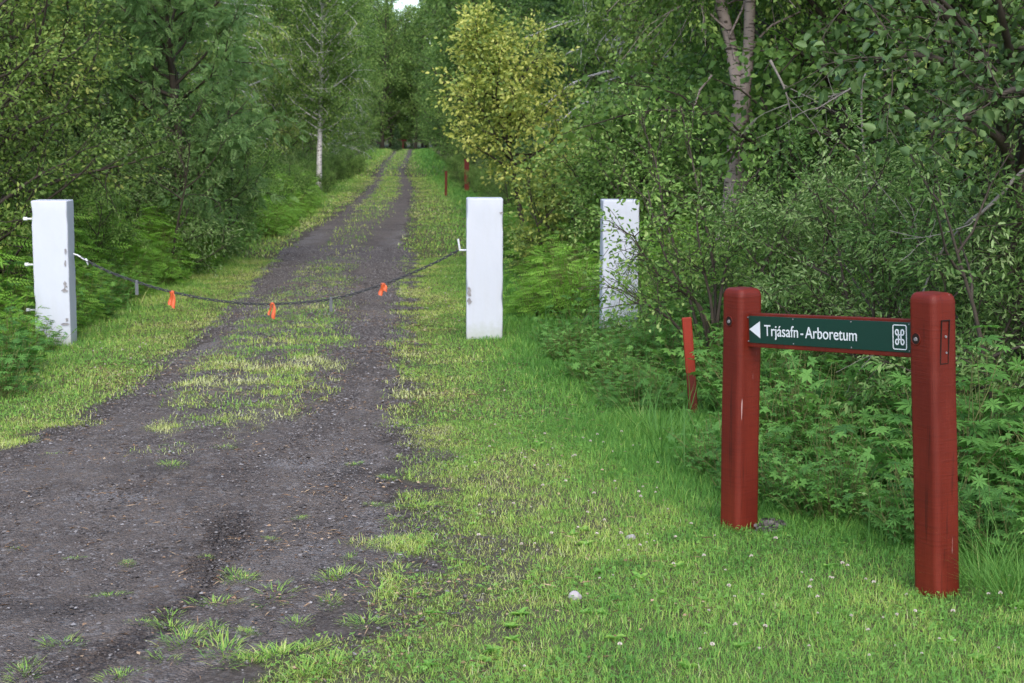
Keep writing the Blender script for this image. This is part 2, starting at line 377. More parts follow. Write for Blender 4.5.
def make_spruce(name, seed, H, Rb, size, n_wh=26, nb=11, leafm='spruce_leaf'):
    rng = rs(seed); root = empty(name); wood = [tube([(0, 0, -.1), (0, 0, H * .5), (0, 0, H)], [.035 * H ** .8, .02 * H ** .8, .01], 8)]; P, D, S = [], [], []
    for i in range(n_wh):
        u = i / n_wh; z = .1 + H * .96 * u; L = Rb * (1 - u) ** .85 + .12
        for j in range(nb):
            a = j * 6.283 / nb + i * .7 + rng.uniform(-.2, .2); l = L * rng.uniform(.75, 1.15)
            d = np.array([math.cos(a), math.sin(a), .1 - .35 * (1 - u)]); B = poly(rng, (0, 0, z), d, l, 5, .06, .05)
            wood.append(tube(B, .012 * (1 - np.linspace(0, 1, 6) * .8), 3, False))
            nn = int(l / size * 11)
            for _ in range(nn):
                t = rng.uniform(.12, 1) ; q, tg = lerp_line(B, t)
                side = np.array([-tg[1], tg[0], 0]) * rng.choice([-1, 1])
                P.append(q + rng.normal(0, .03, 3) + side * rng.uniform(0, .22) * l * (1.1 - t)); D.append(tg * .7 + side * rng.uniform(.2, .9) + np.array([0, 0, -.25]) + rng.normal(0, .15, 3)); S.append(size * rng.uniform(.7, 1.2))
    P = np.array(P); D = np.array(D); nr = np.array([0, 0, 1.]) + rng.normal(0, .35, P.shape)
    kids = [build('trunk', wood, M['dark_bark'], root, True), build('crown', [scatter(T_spray, P, D, nr, np.array(S), np.clip(rng.normal(.45, .2, len(P)), 0, 1))], M[leafm], root)]
    KIDS[root.name] = kids
    return root
def make_herb(name, seed, Rr, H, n, tp, size, leafm, leaves=3, tb=.5, flowers=None):
    """a leafy clump: arching stems carrying divided leaves"""
    rng = rs(seed); root = empty(name); wood = []; P, D, S, T = [], [], [], []
    for i in range(n):
        a = rng.uniform(0, 6.283); rr = Rr * math.sqrt(rng.uniform(0, 1)); h = H * rng.uniform(.45, 1.1) * (1 - .45 * (rr / Rr) ** 2)
        b = np.array([math.cos(a) * rr * .6, math.sin(a) * rr * .6, -.03]); d = (math.cos(a) * rr / Rr * .6, math.sin(a) * rr / Rr * .6, 1)
        B = poly(rng, b, d, h, 4, .12, -.03); wood.append(tube(B, .003 * (1 - np.linspace(0, 1, 5) * .6), 3, False))
        tt = tb + rng.normal(0, .12)
        for k in range(leaves):
            q, tg = lerp_line(B, 1 - (k / leaves) ** 1.1 * .75); aa = rng.uniform(0, 6.283)
            o = np.array([math.cos(aa), math.sin(aa), .15]); P.append(q + o * size * (.35 if k else 0)); D.append(o + np.array([0, 0, -.2])); S.append(size * rng.uniform(.7, 1.2)); T.append(tt + rng.normal(0, .1))
    P = np.array(P); D = np.array(D); nr = np.array([0, 0, 1.]) + rng.normal(0, .38, P.shape)
    kids = [build('stems', wood, M['green_stem'], root, True), build('foliage', [scatter(tp, P, D, nr, np.array(S), np.clip(T, 0, 1))], M[leafm], root)]
    KIDS[root.name] = kids
    return root

# ------------------------------------------------------------------ ground and track
def grid(xs, ys, zf, name, mat, attrs=None):
    X, Y = xs, ys; h, w = X.shape
    V = np.stack([X, Y, zf], -1).reshape(-1, 3)
    i = np.arange(h * w).reshape(h, w)
    q = np.stack([i[:-1, :-1], i[:-1, 1:], i[1:, 1:], i[1:, :-1]], -1).reshape(-1, 4)
    return build(name, [(V, q.ravel(), np.full(len(q), 4), .5)], mat, None, True, attrs)
rows = np.concatenate([np.linspace(-4, 3.3, 20), np.geomspace(3.35, 12, 860), np.geomspace(12.03, 150, 420)])
u = np.linspace(0, 1, 420)
Lx = pL(rows) + (fbm(rows, rows * 0, .5, 3) - .5) * .25; Rx = pR(rows) + (fbm(rows, rows * 0 + 9, .5, 4) - .5) * .3
X = Lx[:, None] * (1 - u) + Rx[:, None] * u; Y = np.repeat(rows[:, None], len(u), 1)
# tyre prints pressed into the mud near the camera
def seg_dist(x, y, a, b):
    d = np.array([b.x - a.x, b.y - a.y]); L = np.hypot(*d); d = d / L
    s_ = (x - a.x) * d[0] + (y - a.y) * d[1]; t_ = -(x - a.x) * d[1] + (y - a.y) * d[0]
    return s_, t_, L
mud = np.zeros_like(X); tread = np.zeros_like(X)
for a, b, w, st in ((G(95, 672), G(205, 590), .09, .75), (G(205, 590), G(214, 552), .10, .9), (G(214, 552), G(232, 512), .11, 1.1), (G(236, 560), G(246, 515), .05, .55), (G(60, 683), G(150, 625), .07, .6), (G(148, 640), G(230, 572), .06, .7)):
    s_, t_, L = seg_dist(X, Y, a, b)
    rag = (fbm(X, Y, .10, 8) - .5) * .12
    m = sstep(w, w * .45, np.abs(t_ + rag)) * sstep(-.08, .12, s_) * sstep(L + .08, L - .12, s_) * st
    lug = (np.sin(s_ * 6.283 / .055 + np.abs(t_) * 55) > 0) * (np.abs(t_) > .008)
    m = m * np.clip(.25 + 1.2 * fbm(X, Y, .09, 8), 0, 1.1)
    mud = np.maximum(mud, np.clip(m * (1.25 - .55 * lug), 0, 1)); tread = np.where(m > .05, -m * .020 + m * .024 * lug, tread)
for (px, py, rx, ry) in ((232, 515, .16, .22), (215, 548, .10, .2), (150, 470, .3, .2), (60, 610, .4, .15), (350, 480, .1, .4), (372, 360, .14, .8)):
    c = G(px, py); mud = np.maximum(mud, .55 * sstep(1.1, .5, np.hypot((X - c.x) / rx, (Y - c.y) / ry)) * fbm(X, Y, .15, 31))
pale = np.zeros_like(X)
for (px, py, rx, ry) in ((330, 545, .2, .5), (290, 465, .55, .25), (380, 545, .2, .25), (385, 520, .15, .3), (215, 350, .3, 1.2), (375, 320, .25, 1.8), (400, 240, .3, 5), (300, 245, .4, 5), (110, 500, .3, .15)):
    c = G(px, py); pale = np.maximum(pale, sstep(1.2, .3, np.hypot((X - c.x) / rx, (Y - c.y) / ry)) * sstep(.35, .6, fbm(X, Y, .2, 41)))
fine = (fbm(X, Y, .055, 21, 2) - .5) * .004 + (vn(X, Y, .022, 23) - .5) * .006 * sstep(14, 9, Y) * (.3 + fbm(X, Y, .8, 27)) - .012 * sstep(.3, .7, fbm(X * 2.2, Y * .5, .5, 29)) + (fbm(X, Y, .14, 22, 2) - .5) * .012
edge = np.minimum(u, 1 - u)[None, :] * (Rx - Lx)[:, None]
zp = terrain(X, Y) - .012 + (fine * .7 + tread) * sstep(0, .1, edge) + .026 * sstep(0, .22, edge)
PX, PY, PZ, PM, PP = X, Y, zp, mud, pale

# ------------------------------------------------------------------ grass, clover leaves, gravel, litter
rng = rs(11)
def lawn(x, y):
    """density 0..1, tint, height factor"""
    l, r = pL(y), pR(y); inside = (x > l) & (x < r); sd = np.maximum(l - x, x - r)
    nz = fbm(x, y, .35, 51); nb = fbm(x, y, 1.3, 61); nf = fbm(x, y, .12, 71)
    fr = np.clip((x - fR(y)), -9, 9)
    den = sstep(-.18, .20, sd + (nz - .5) * np.where(y > 9.5, .45, .8) + (nf - .5) * .25)
    # worn, thin ground along the right of the track in the foreground
    worn = sstep(1.6, .2, sd) * sstep(10.5, 7.5, y) * (x > r)
    den = den * (1 - worn * .62 * sstep(.46, .60, nz + (nf - .5) * .5))
    strip = sstep(-.16, .16, x - sL(y) + (nz - .5) * .5) * sstep(-.16, .16, sR(y) - x + (nz - .5) * .5) * sstep(8.4, 9.6, y + (nz - .5) * 1.5)
    strip = strip * np.where(y > 38, 1.2, .25 + .75 * sstep(.36, .55, nf * .5 + nb * .5 + .05)) * np.where(y < 12.5, .55 + .45 * sstep(.4, .55, nz), .8)
    strip = strip * np.where(y > 30, 1, .25 + .75 * sstep(.40, .58, fbm(x, y, .22, 141)))
    strip = strip * (1 - .35 * sstep(13, 17, y) * sstep(42, 34, y))
    den = np.maximum(den, strip * .95)
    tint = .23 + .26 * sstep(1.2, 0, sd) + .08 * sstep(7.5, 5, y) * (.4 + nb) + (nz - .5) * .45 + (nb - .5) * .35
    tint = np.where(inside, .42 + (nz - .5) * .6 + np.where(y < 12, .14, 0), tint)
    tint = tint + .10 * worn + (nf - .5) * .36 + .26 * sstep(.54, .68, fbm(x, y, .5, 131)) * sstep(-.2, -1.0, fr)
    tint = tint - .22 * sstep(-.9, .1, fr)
    tint = tint
    hgt = np.where(inside, .8, .6) + np.where(inside, 0, .5) * sstep(0, 1.2, sd) + 1.1 * sstep(-.7, .1, fr) + .7 * sstep(-.6, .2, fL(y) - x) + .3 * nb
    return den, tint, hgt, sd, fr
ya = np.concatenate([np.linspace(-60, 2.9, 30), np.geomspace(3.0, 160, 640), np.geomspace(170, 900, 20)])
s = np.linspace(-1, 1, 861); xa = np.sign(s) * (np.abs(s) ** 3.4) * 600 + s * 8
X, Y = np.meshgrid(xa, ya); dn, _, _, sdd, _ = lawn(X, Y)
put(grid(X, Y, terrain(X, Y), 'ground', M['soil'], {'bare': (np.clip(1 - dn * 1.25, 0, 1) * sstep(2.2, 1.2, sdd)).ravel()}), 'grassy soil of the clearing and the wood floor', 'ground', kind='structure')
moss = lawn(PX, PY)[0]
put(grid(PX, PY, PZ, 'track', M['track'], {'mud': PM.ravel(), 'pale': PP.ravel(), 'moss': moss.ravel()}), 'dark gravel track with two wheel ruts', 'track', kind='structure')
blade = Tp([(0, -.5, 0), (0, .5, 0), (.55, -.38, .10), (.55, .38, .10), (1, 0, .34)], [(0, 1, 3, 2), (2, 3, 4)])
def blades(name, y0, y1, n, h, w, mat, seed, label, keep=None, hvar=(.35, 1.35), bend=.8):
    rng = rs(seed); y = np.sqrt(rng.uniform(y0 ** 2, y1 ** 2, n)); half = y * .36 + .7
    x = rng.uniform(-1, 1, n) * half
    den, tint, hg, sd, fr = lawn(x, y)
    k = rng.uniform(0, 1, n) < (den if keep is None else keep(x, y, den, sd, fr)); x, y, tint, hg = x[k], y[k], tint[k], hg[k]; n = len(x)
    out = fL(y) - x; inn = x - fR(y); kk = (out < 1.6) & (inn < 1.4); k0 = k; k = kk; x, y, tint, hg = x[k], y[k], tint[k], hg[k]; n = len(x)
    a = rng.uniform(0, 6.283, n); tl = np.abs(rng.normal(0, bend, n))
    d = np.stack([np.cos(a) * tl, np.sin(a) * tl, np.ones(n)], 1); nr = np.stack([np.cos(a), np.sin(a), 0 * a], 1) + 1e-3
    H = h * hg * rng.uniform(hvar[0], hvar[1], n)
    # anisotropic template scale: x by length, y by width
    d = nrmz(d); s = nrmz(np.cross(nr, d)); uu = np.cross(d, s); B = np.stack([d, s, uu], 1)
    S = np.stack([H, np.full(n, w) * rng.uniform(.7, 1.3, n), H], 1)
    v = np.einsum('nkj,njc->nkc', blade.v[None] * S[:, None, :], B) + np.stack([x, y, terrain(x, y) + np.where(sd[k0][kk] < .02, .006, -.004)], 1)[:, None, :]
    K = len(blade.v); l = (blade.l[None] + (np.arange(n) * K)[:, None]).ravel()
    t = np.clip(tint + rng.normal(0, .12, n) + (rng.uniform(0, 1, n) < .10) * .4, 0, 1)
    o = build(name, [(v.reshape(-1, 3), l, np.tile(blade.c, n), np.repeat(t, 2))], M[mat])
    return put(o, label, 'grass', kind='stuff')
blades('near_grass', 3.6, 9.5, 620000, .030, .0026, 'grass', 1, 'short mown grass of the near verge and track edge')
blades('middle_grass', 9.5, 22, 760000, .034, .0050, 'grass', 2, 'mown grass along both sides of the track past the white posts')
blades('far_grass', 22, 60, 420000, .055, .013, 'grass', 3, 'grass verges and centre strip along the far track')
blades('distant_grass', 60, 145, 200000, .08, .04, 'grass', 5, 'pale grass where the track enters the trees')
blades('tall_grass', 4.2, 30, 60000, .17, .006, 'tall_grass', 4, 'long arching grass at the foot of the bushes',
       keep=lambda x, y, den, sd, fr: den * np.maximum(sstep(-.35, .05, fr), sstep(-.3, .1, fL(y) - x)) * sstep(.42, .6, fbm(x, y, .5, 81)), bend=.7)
# low clover leaves
n = 90000; y = np.sqrt(rng.uniform(4 ** 2, 12 ** 2, n)); x = rng.uniform(-1, 1, n) * (y * .36 + .6)
den, tint, hg, sd, fr = lawn(x, y); k = (rng.uniform(0, 1, n) < den * sstep(.38, .6, fbm(x, y, .6, 91))) & (sd > -.1) & (x - fR(y) < .5); x, y, tint = x[k], y[k], tint[k]; n = len(x)
put(build('clover_leaves', [scatter(T_trefoil, np.stack([x, y, terrain(x, y) + rng.uniform(.008, .035, n)], 1), np.stack([rng.normal(0, 1, n), rng.normal(0, 1, n), np.zeros(n)], 1), np.array([0, 0, 1.]) + rng.normal(0, .3, (n, 3)), rng.uniform(.012, .022, n), np.clip(tint * .6 + rng.normal(0, .1, n), 0, .6))], M['grass']), 'low clover leaves in the lawn', 'clover', kind='stuff')
# loose gravel
octv = np.array([(1, 0, 0), (.5, .8, .1), (-.4, .9, 0), (-1, .1, 0), (-.5, -.8, 0), (.5, -.85, .1), (.1, .1, .62), (0, 0, -.5)])
octf = [(i, (i + 1) % 6, 6) for i in range(6)]
tpo = Tp(octv, octf)
n = 260000; y = np.sqrt(rng.uniform(4.4 ** 2, 24 ** 2, n)); l, r = pL(y), pR(y); x = rng.uniform(np.maximum(l, -.36 * y - .5), r + .35, n)
d_ = lawn(x, y)[0]; k = (rng.uniform(0, 1, n) > d_ * 1.1) & (rng.uniform(0, 1, n) < sstep(.25, .6, fbm(x, y, .5, 95)) + .15); x, y = x[k], y[k]; n = len(x)
sz = .0028 + .0075 * rng.uniform(0, 1, n) ** 9 + .00022 * y
put(build('loose_gravel', [scatter(tpo, np.stack([x, y, terrain(x, y) + .012], 1), np.stack([rng.normal(0, 1, n), rng.normal(0, 1, n), np.zeros(n)], 1), np.array([0, 0, 1.]) + rng.normal(0, .2, (n, 3)), sz, rng.uniform(0, 1, n) ** 1.3)], M['stone']), 'loose dark and grey gravel on the track', 'gravel', kind='stuff')
# brown litter: dead leaf and straw scraps
n = 70000; y = np.sqrt(rng.uniform(4.4 ** 2, 18 ** 2, n)); x = rng.uniform(-1, 1, n) * (.36 * y + .5)
den, tint, hg, sd, fr = lawn(x, y)
pz = sstep(.50, .62, fbm(x, y, .45, 101)); k = (rng.uniform(0, 1, n) < np.where(sd < .5, .12 + .75 * pz, .2)) & (sd < 1.2); x, y, den = x[k], y[k], den[k]; n = len(x)
straw = rng.uniform(0, 1, n) < .4; a = rng.normal(0, 1, (n, 2))
for nm, sel, tp, sc, lb in (('dead_leaves', ~straw, T_simple, .017, 'brown scraps of dead leaf on the track'), ('dry_straw', straw, simple(.07), .055, 'dry straw scattered on the track and its centre strip')):
    xx, yy, q = x[sel], y[sel], int(sel.sum())
    put(build(nm, [scatter(tp, np.stack([xx, yy, terrain(xx, yy) + .015 + den[sel] * .012 * rng.uniform(0, 1, q)], 1), np.stack([a[sel, 0], a[sel, 1], rng.normal(0, .08, q)], 1), np.array([0, 0, 1.]) + rng.normal(0, .25, (q, 3)), sc * rng.uniform(.5, 1.4, q), rng.uniform(0, 1, q))], M['litter']), lb, 'litter', kind='stuff')

# ------------------------------------------------------------------ grass tufts growing in the track
def make_tuft(seed, nb=120, Rr=.05, H=.042):
    rng = rs(seed); a = rng.uniform(0, 6.283, nb); rr = Rr * rng.uniform(0, 1, nb) ** .6; tl = .3 + .9 * rr / Rr
    pos = np.stack([np.cos(a) * rr * 1.4, np.sin(a) * rr, -.002 + 0 * a], 1); a2 = a + rng.normal(0, .5, nb)
    d = nrmz(np.stack([np.cos(a2) * tl, np.sin(a2) * tl, np.ones(nb)], 1)); nr = np.stack([np.cos(a2), np.sin(a2), 0 * a], 1) + 1e-3
    s = nrmz(np.cross(nr, d)); uu = np.cross(d, s); B = np.stack([d, s, uu], 1); Hh = H * rng.uniform(.4, 1.3, nb)
    S = np.stack([Hh, np.full(nb, .0024), Hh], 1)
    v = np.einsum('nkj,njc->nkc', blade.v[None] * S[:, None, :], B) + pos[:, None, :]
    l = (blade.l[None] + (np.arange(nb) * 5)[:, None]).ravel()
    return build('grass_tuft', [(v.reshape(-1, 3), l, np.tile(blade.c, nb), np.repeat(np.clip(rng.normal(.5, .2, nb), 0, 1), 2))], M['grass'])
rr0 = random.Random(8)
tufts = [make_tuft(i, 60 + 25 * i) for i in range(4)]
spots = [(62, 646, 1.2), (24, 676, 1.4), (110, 598, .7), (172, 468, 1.3), (180, 447, 1.1), (236, 577, 1.3), (240, 582, 1), (206, 560, .6), (168, 618, 1.1), (170, 629, 1.1), (182, 643, 1.4), (142, 626, .8), (275, 597, 1.6), (215, 605, 1), (224, 655, 1.8), (276, 656, 1.5), (296, 625, 1), (305, 651, .9), (248, 635, .8), (338, 578, 1.4), (378, 592, 1.5), (392, 522, 1.1), (376, 507, .8), (390, 545, 1.3), (400, 570, 1.2), (330, 605, 1), (75, 561, .6), (128, 566, .7), (52, 457, .9), (225, 450, 1), (355, 466, .9), (388, 480, .8), (330, 668, 1.6), (250, 664, 1.3), (305, 676, 1.5), (365, 625, 1.2), (350, 560, .7), (15, 552, .5), (215, 632, .9), (420, 508, 1.2), (435, 545, 1.3), (412, 598, 1.2), (272, 542, .7), (300, 520, .5), (165, 662, 1.), (118, 680, 1.2)]
for i, (px, py, s_) in enumerate(spots):
    t = tufts[i] if i < 4 else tufts[i % 4].copy()
    if i >= 4: C.objects.link(t)
    g = GT(px, py); t.location = on(g.x, g.y, .008); t.rotation_euler = (0, 0, i * 1.7); t.scale = (s_ * rr0.uniform(.8, 1.4), s_ * rr0.uniform(.6, 1.1), s_ * rr0.uniform(.55, .85))
    put(t, 'small grass tuft sprouting from the bare dark track', 'grass tuft', 'grass tufts sprouting on the bare track')

# clover heads
def head(seed):
    rng = rs(seed); n = 46; p = nrmz(rng.normal(0, 1, (n, 3))); p[:, 2] = np.abs(p[:, 2]) * .9 - .15
    ob = build('clover_flower', [scatter(T_simple, p * .0035 + np.array([0, 0, .045]), p + .01, nrmz(rng.normal(0, 1, (n, 3))), .008, .5)], M['petal'])
    st = build('stem', [tube([(0, 0, -.01), (.002, 0, .045)], .0009, 4)], M['green_stem'], ob); KIDS[ob.name] = [st]
    return ob
h0 = head(1)
pts = [(654, 545), (600, 583), (648, 538), (673, 571), (577, 533), (552, 541), (612, 580), (775, 547), (812, 588), (690, 530), (908, 601), (915, 618), (952, 621), (866, 585), (1001, 602), (989, 601), (833, 585), (848, 573), (817, 606), (844, 572), (951, 582), (882, 623), (1010, 583), (715, 540), (734, 603), (709, 617), (762, 600), (850, 623), (898, 622), (545, 440), (560, 470), (565, 488), (590, 447), (582, 443), (615, 487), (640, 503), (638, 498), (617, 492), (594, 501), (620, 541), (647, 547), (535, 470), (512, 510), (530, 512), (475, 467), (490, 452), (526, 463), (598, 440), (613, 456), (573, 462), (657, 492), (656, 498), (596, 541), (480, 512), (505, 395), (470, 380), (520, 420), (495, 430), (455, 415), (540, 400), (460, 350), (440, 370), (483, 365), (525, 672), (700, 655), (870, 662), (620, 655)]
rr_ = random.Random(5)
pts += [(rr_.uniform(480, 680), rr_.uniform(430, 560)) for _ in range(30)] + [(rr_.uniform(700, 1020), rr_.uniform(560, 660)) for _ in range(22)] + [(rr_.uniform(90, 200), rr_.uniform(335, 375)) for _ in range(24)] + [(rr_.uniform(420, 460), rr_.uniform(210, 330)) for _ in range(24)]
first = True
for (px, py) in pts:
    g = GT(px, py)
    if g.x > fR(g.y) + .1 or abs(px - 940) < 26 and 560 < py < 600: continue
    o = h0 if first else copy_tree(h0); first = False
    o.location = on(g.x, g.y, .0); o.rotation_euler = (rr_.uniform(-.2, .2), rr_.uniform(-.2, .2), rr_.uniform(0, 6)); o.scale = [rr_.uniform(.4, .85)] * 3
    put(o, 'small white clover head standing in the mown grass', 'flower', 'white clover heads dotted over the lawn')

def rosette(seed):
    rng = rs(seed); n = 9; a = np.arange(n) * 2.4 + rng.normal(0, .2, n); e = rng.uniform(.15, .7, n)
    d = np.stack([np.cos(a), np.sin(a), e], 1)
    return build('broad_leaf_weed', [scatter(T_oval, np.tile([[0, 0, .004]], (n, 1)) + 0., d, np.array([0, 0, 1.]) + rng.normal(0, .15, (n, 3)), rng.uniform(.05, .085, n), rng.uniform(.15, .5, n))], M['grass'])
rz_ = [rosette(k) for k in range(3)]
for i in range(36):
    while True:
        px, py = rr_.uniform(330, 1020), rr_.uniform(400, 675); g = GT(px, py)
        if .15 < g.x - float(pR(g.y)) and g.x < fR(g.y) + .05: break
    o = rz_[i] if i < 3 else rz_[i % 3].copy()
    if i >= 3: C.objects.link(o)
    o.location = on(g.x, g.y); o.rotation_euler = (0, 0, i * 1.9); o.scale = [rr_.uniform(.35, .65)] * 3
    put(o, 'low broad-leaved weed flat among the mown grass', 'weed', 'broad-leaved weeds in the lawn')

# stones
def stone(name, px, py, rx, ry, rz, seed, label, grp=None, mat='pale_stone'):
    rng = rs(seed); bpy_me = bpy.data.meshes.new(name); import bmesh
    bm = bmesh.new(); bmesh.ops.create_icosphere(bm, subdivisions=3, radius=1)
    off = rng.uniform(0, 9, 3)
    for v_ in bm.verts:
        from mathutils import noise
        k = 1 + .28 * noise.noise(v_.co * 1.1 + Vector(off)) + .06 * noise.noise(v_.co * 4 + Vector(off)); v_.co *= k; v_.co.x *= rx; v_.co.y *= ry; v_.co.z *= rz
    for f_ in bm.faces: f_.smooth = True
    bm.to_mesh(bpy_me); bm.free(); bpy_me.materials.append(M[mat]); o = bpy.data.objects.new(name, bpy_me); C.objects.link(o)
    g = GT(px, py); o.location = on(g.x, g.y, rz * .45); return put(o, label, 'stone', grp)
stone('stone', 575, 599, .025, .02, .02, 1, 'rounded grey stone lying in the worn grass in front of the sign')
stone('stone', 631, 539, .02, .014, .014, 2, 'small pale flat stone in the lawn left of the near red post')
stone('stone', 352, 362, .028, .02, .012, 3, 'dark flat stone in the right wheel rut below the chain', mat='chain')
for i, (px, py) in enumerate([(117, 601), (27, 591), (268, 527), (160, 505), (330, 520), (380, 538), (60, 475), (207, 488), (398, 556), (45, 618), (290, 500), (130, 540)]):
    stone('pebble', px, py, .011 + .004 * (i % 3), .009, .007, 20 + i, 'pale pebble lying loose on the bare dark track', 'pale pebbles on the track')

# ------------------------------------------------------------------ white posts
import bmesh
def bm_obj(name, bm, mat, parent=None, smooth=False):
    me = bpy.data.meshes.new(name); bm.to_mesh(me); bm.free()
    if smooth:
        for p in me.polygons: p.use_smooth = True
    me.materials.append(M[mat] if isinstance(mat, str) else mat)
    o = bpy.data.objects.new(name, me); C.objects.link(o)
    if parent: o.parent = parent
    return o
def box(bm, cx, cy, cz, sx, sy, sz, bev=0., seg=2, mat=None):
    r = bmesh.ops.create_cube(bm, size=1); vs = r['verts']
    for v_ in vs: v_.co = Vector((cx + v_.co.x * sx, cy + v_.co.y * sy, cz + v_.co.z * sz))
    if bev:
        es = list({e for v_ in vs for e in v_.link_edges}); bmesh.ops.bevel(bm, geom=es, offset=bev, segments=seg, affect='EDGES', profile=.6)
def cyl(bm, p, q, r, k=12, r2=None):
    p, q = Vector(p), Vector(q); d = q - p; res = bmesh.ops.create_cone(bm, cap_ends=True, segments=k, radius1=r, radius2=r if r2 is None else r2, depth=d.length)
    rot = d.to_track_quat('Z', 'Y').to_matrix()
    for v_ in res['verts']: v_.co = rot @ v_.co + (p + q) / 2
def white_post(px, py, top, w, d, rz, lean, label, seed):
    g = GT(px, py); h = Z(top, g.y + d * .3) - tz(g.x, g.y)
    root = empty('white_post', on(g.x, g.y + d / 2), rz); root.rotation_euler = (lean[0], lean[1], rz)
    put(root, label, 'post')
    bm = bmesh.new(); box(bm, 0, 0, h / 2 - .15, w, d, h + .3, .012, 3)
    for _ in range(4): bmesh.ops.subdivide_edges(bm, edges=[e for e in bm.edges if e.calc_length() > .05], cuts=1, use_grid_fill=True)
    from mathutils import noise
    for v_ in bm.verts:
        k = noise.noise(v_.co * 6 + Vector((seed * 3.3, 0, 0))) * .0022 + noise.noise(v_.co * 25 + Vector((seed, 5, 0))) * .0025
        e_ = max(0, (abs(v_.co.x) / (w / 2) + abs(v_.co.y) / (d / 2)) - 1.75)
        chip = max(0, noise.noise(Vector((seed * 7, 0, v_.co.z * 9)) + v_.co * 3) - .1) * e_ * .09
        v_.co.x += (k - chip) * (1 if v_.co.x > 0 else -1); v_.co.y += (k - chip) * (1 if v_.co.y > 0 else -1)
    bm_obj('pillar', bm, 'white_paint', root, True)
    return root, h
postL, hL = white_post(52.5, 346, 200, .285, .25, R(3), (0, R(.35)), 'white painted concrete post left of the track with bolts on its outer side', 1)
postM, hM = white_post(484, 339, 198, .305, .26, R(2), (0, R(.2)), 'white painted concrete post at the right edge of the track, chain hooked to it', 2)
postR, hR = white_post(619, 337, 200, .305, .26, R(2), (0, R(.3)), 'white painted concrete post half hidden by willow leaves', 3)
for zf_ in (.87, .555, .24):
    bm = bmesh.new(); z_ = hL * zf_; cyl(bm, (-.15, 0, z_), (-.215, 0, z_), .008, 8); cyl(bm, (-.205, 0, z_), (-.235, 0, z_), .015, 6); bm_obj('bolt', bm, 'sign_white', postL)
# spalled spots with bare concrete where the paint broke away
def chips(root, pts, d):
    from mathutils import noise
    for k, (x_, z_, rx, rz_) in enumerate(pts):
        bm = bmesh.new(); c0 = bm.verts.new((x_, -d / 2 - .004, z_)); ring = []
        for i in range(14):
            a = i / 14 * 6.283; q = 1 + .9 * noise.noise(Vector((math.cos(a) * 1.5 + k * 5, math.sin(a) * 1.5, k)))
            ring.append(bm.verts.new((x_ + math.cos(a) * rx * q * 1.25, -d / 2 - .0065, z_ + math.sin(a) * rz_ * q * 1.35)))
        for i in range(14): bm.faces.new((c0, ring[i], ring[(i + 1) % 14]))
        bm_obj('chipped_patch', bm, 'bare_concrete', root)
chips(postL, [(.118, .57 * hL, .007, .016), (.112, .425 * hL, .011, .022), (.105, .385 * hL, .016, .010), (.120, .66 * hL, .006, .018), (.100, .155 * hL, .020, .008), (.116, .185 * hL, .008, .012)], .25)
chips(postM, [(-.125, .33 * hM, .014, .02), (-.13, .36 * hM, .01, .012), (-.128, .27 * hM, .012, .02), (.135, .9 * hM, .012, .006)], .26)
bm = bmesh.new(); z_ = Z(250, postM.location.y) - postM.location.z
cyl(bm, (-.15, -.02, z_), (-.205, -.02, z_), .008, 8); cyl(bm, (-.205, -.02, z_ - .004), (-.222, -.02, z_ + .095), .008, 8); bm_obj('hook', bm, 'sign_white', postM)

# chain of real links, sagging
def pt(px, py, Y): return Vector((W(px, Y, Z(py, Y)), Y, Z(py, Y)))
yA, yB = postL.location.y - .02, postM.location.y - .03
ctrl = [(77, 255), (105, 270), (137, 282), (172, 292), (220, 301), (270, 304), (331, 299), (384, 284), (430, 265), (459, 250)]
cp = [pt(px, py, yA + (yB - yA) * (px - 77) / 382) for px, py in ctrl]
def cr(P, t):
    x = t * (len(P) - 1); i = min(int(x), len(P) - 2); f = x - i
    a, b, c, d = P[max(i - 1, 0)], P[i], P[i + 1], P[min(i + 2, len(P) - 1)]
    return .5 * ((2 * b) + (c - a) * f + (2 * a - 5 * b + 4 * c - d) * f * f + (3 * b - a - 3 * c + d) * f ** 3)
cs = [cr(cp, i / 1500) for i in range(1501)]; acc = [0.]
for i in range(1500): acc.append(acc[-1] + (cs[i + 1] - cs[i]).length)
ch = []; step = .034; k = 0; s_ = .0; j = 0
while s_ < acc[-1] - step:
    while acc[j] < s_ + step / 2: j += 1
    c0 = np.array(cs[j]); tg = np.array((cs[min(j + 5, 1500)] - cs[max(j - 5, 0)]).normalized())
    sd_ = nrmz(np.cross(tg, [0, 0, 1])) ; up_ = np.cross(sd_, tg); sv = sd_ * .75 + up_ * .66 if k % 2 else sd_ * .66 - up_ * .75
    ang = np.linspace(0, 2 * math.pi, 11)
    P = c0 + (np.cos(ang)[:, None] * tg * .022) + (np.sin(ang)[:, None] * sv * .0095)
    ch.append(tube(P, .0045, 5, False)); s_ += step; k += 1
o = put(build('barrier_chain', ch, M['chain'], None, True), 'dark chain sagging across the track between two white posts', 'chain')
build('shackle', [tube([cs[0] + Vector((-.03, 0, .01)), cs[0], cs[12], cs[60], cs[66]], [.008, .007, .007, .009, .012], 6), tube([cs[64] + Vector((0, 0, .01)), cs[70], cs[71] + Vector((.01, 0, -.04))], [.008, .01, .004], 6)], M['sign_white'], o, True)
def at_px(px):
    return min(range(1501), key=lambda i: abs(512 + F * cs[i].x / (cs[i].y * cp_ + (CZ - cs[i].z) * sp_) - px))
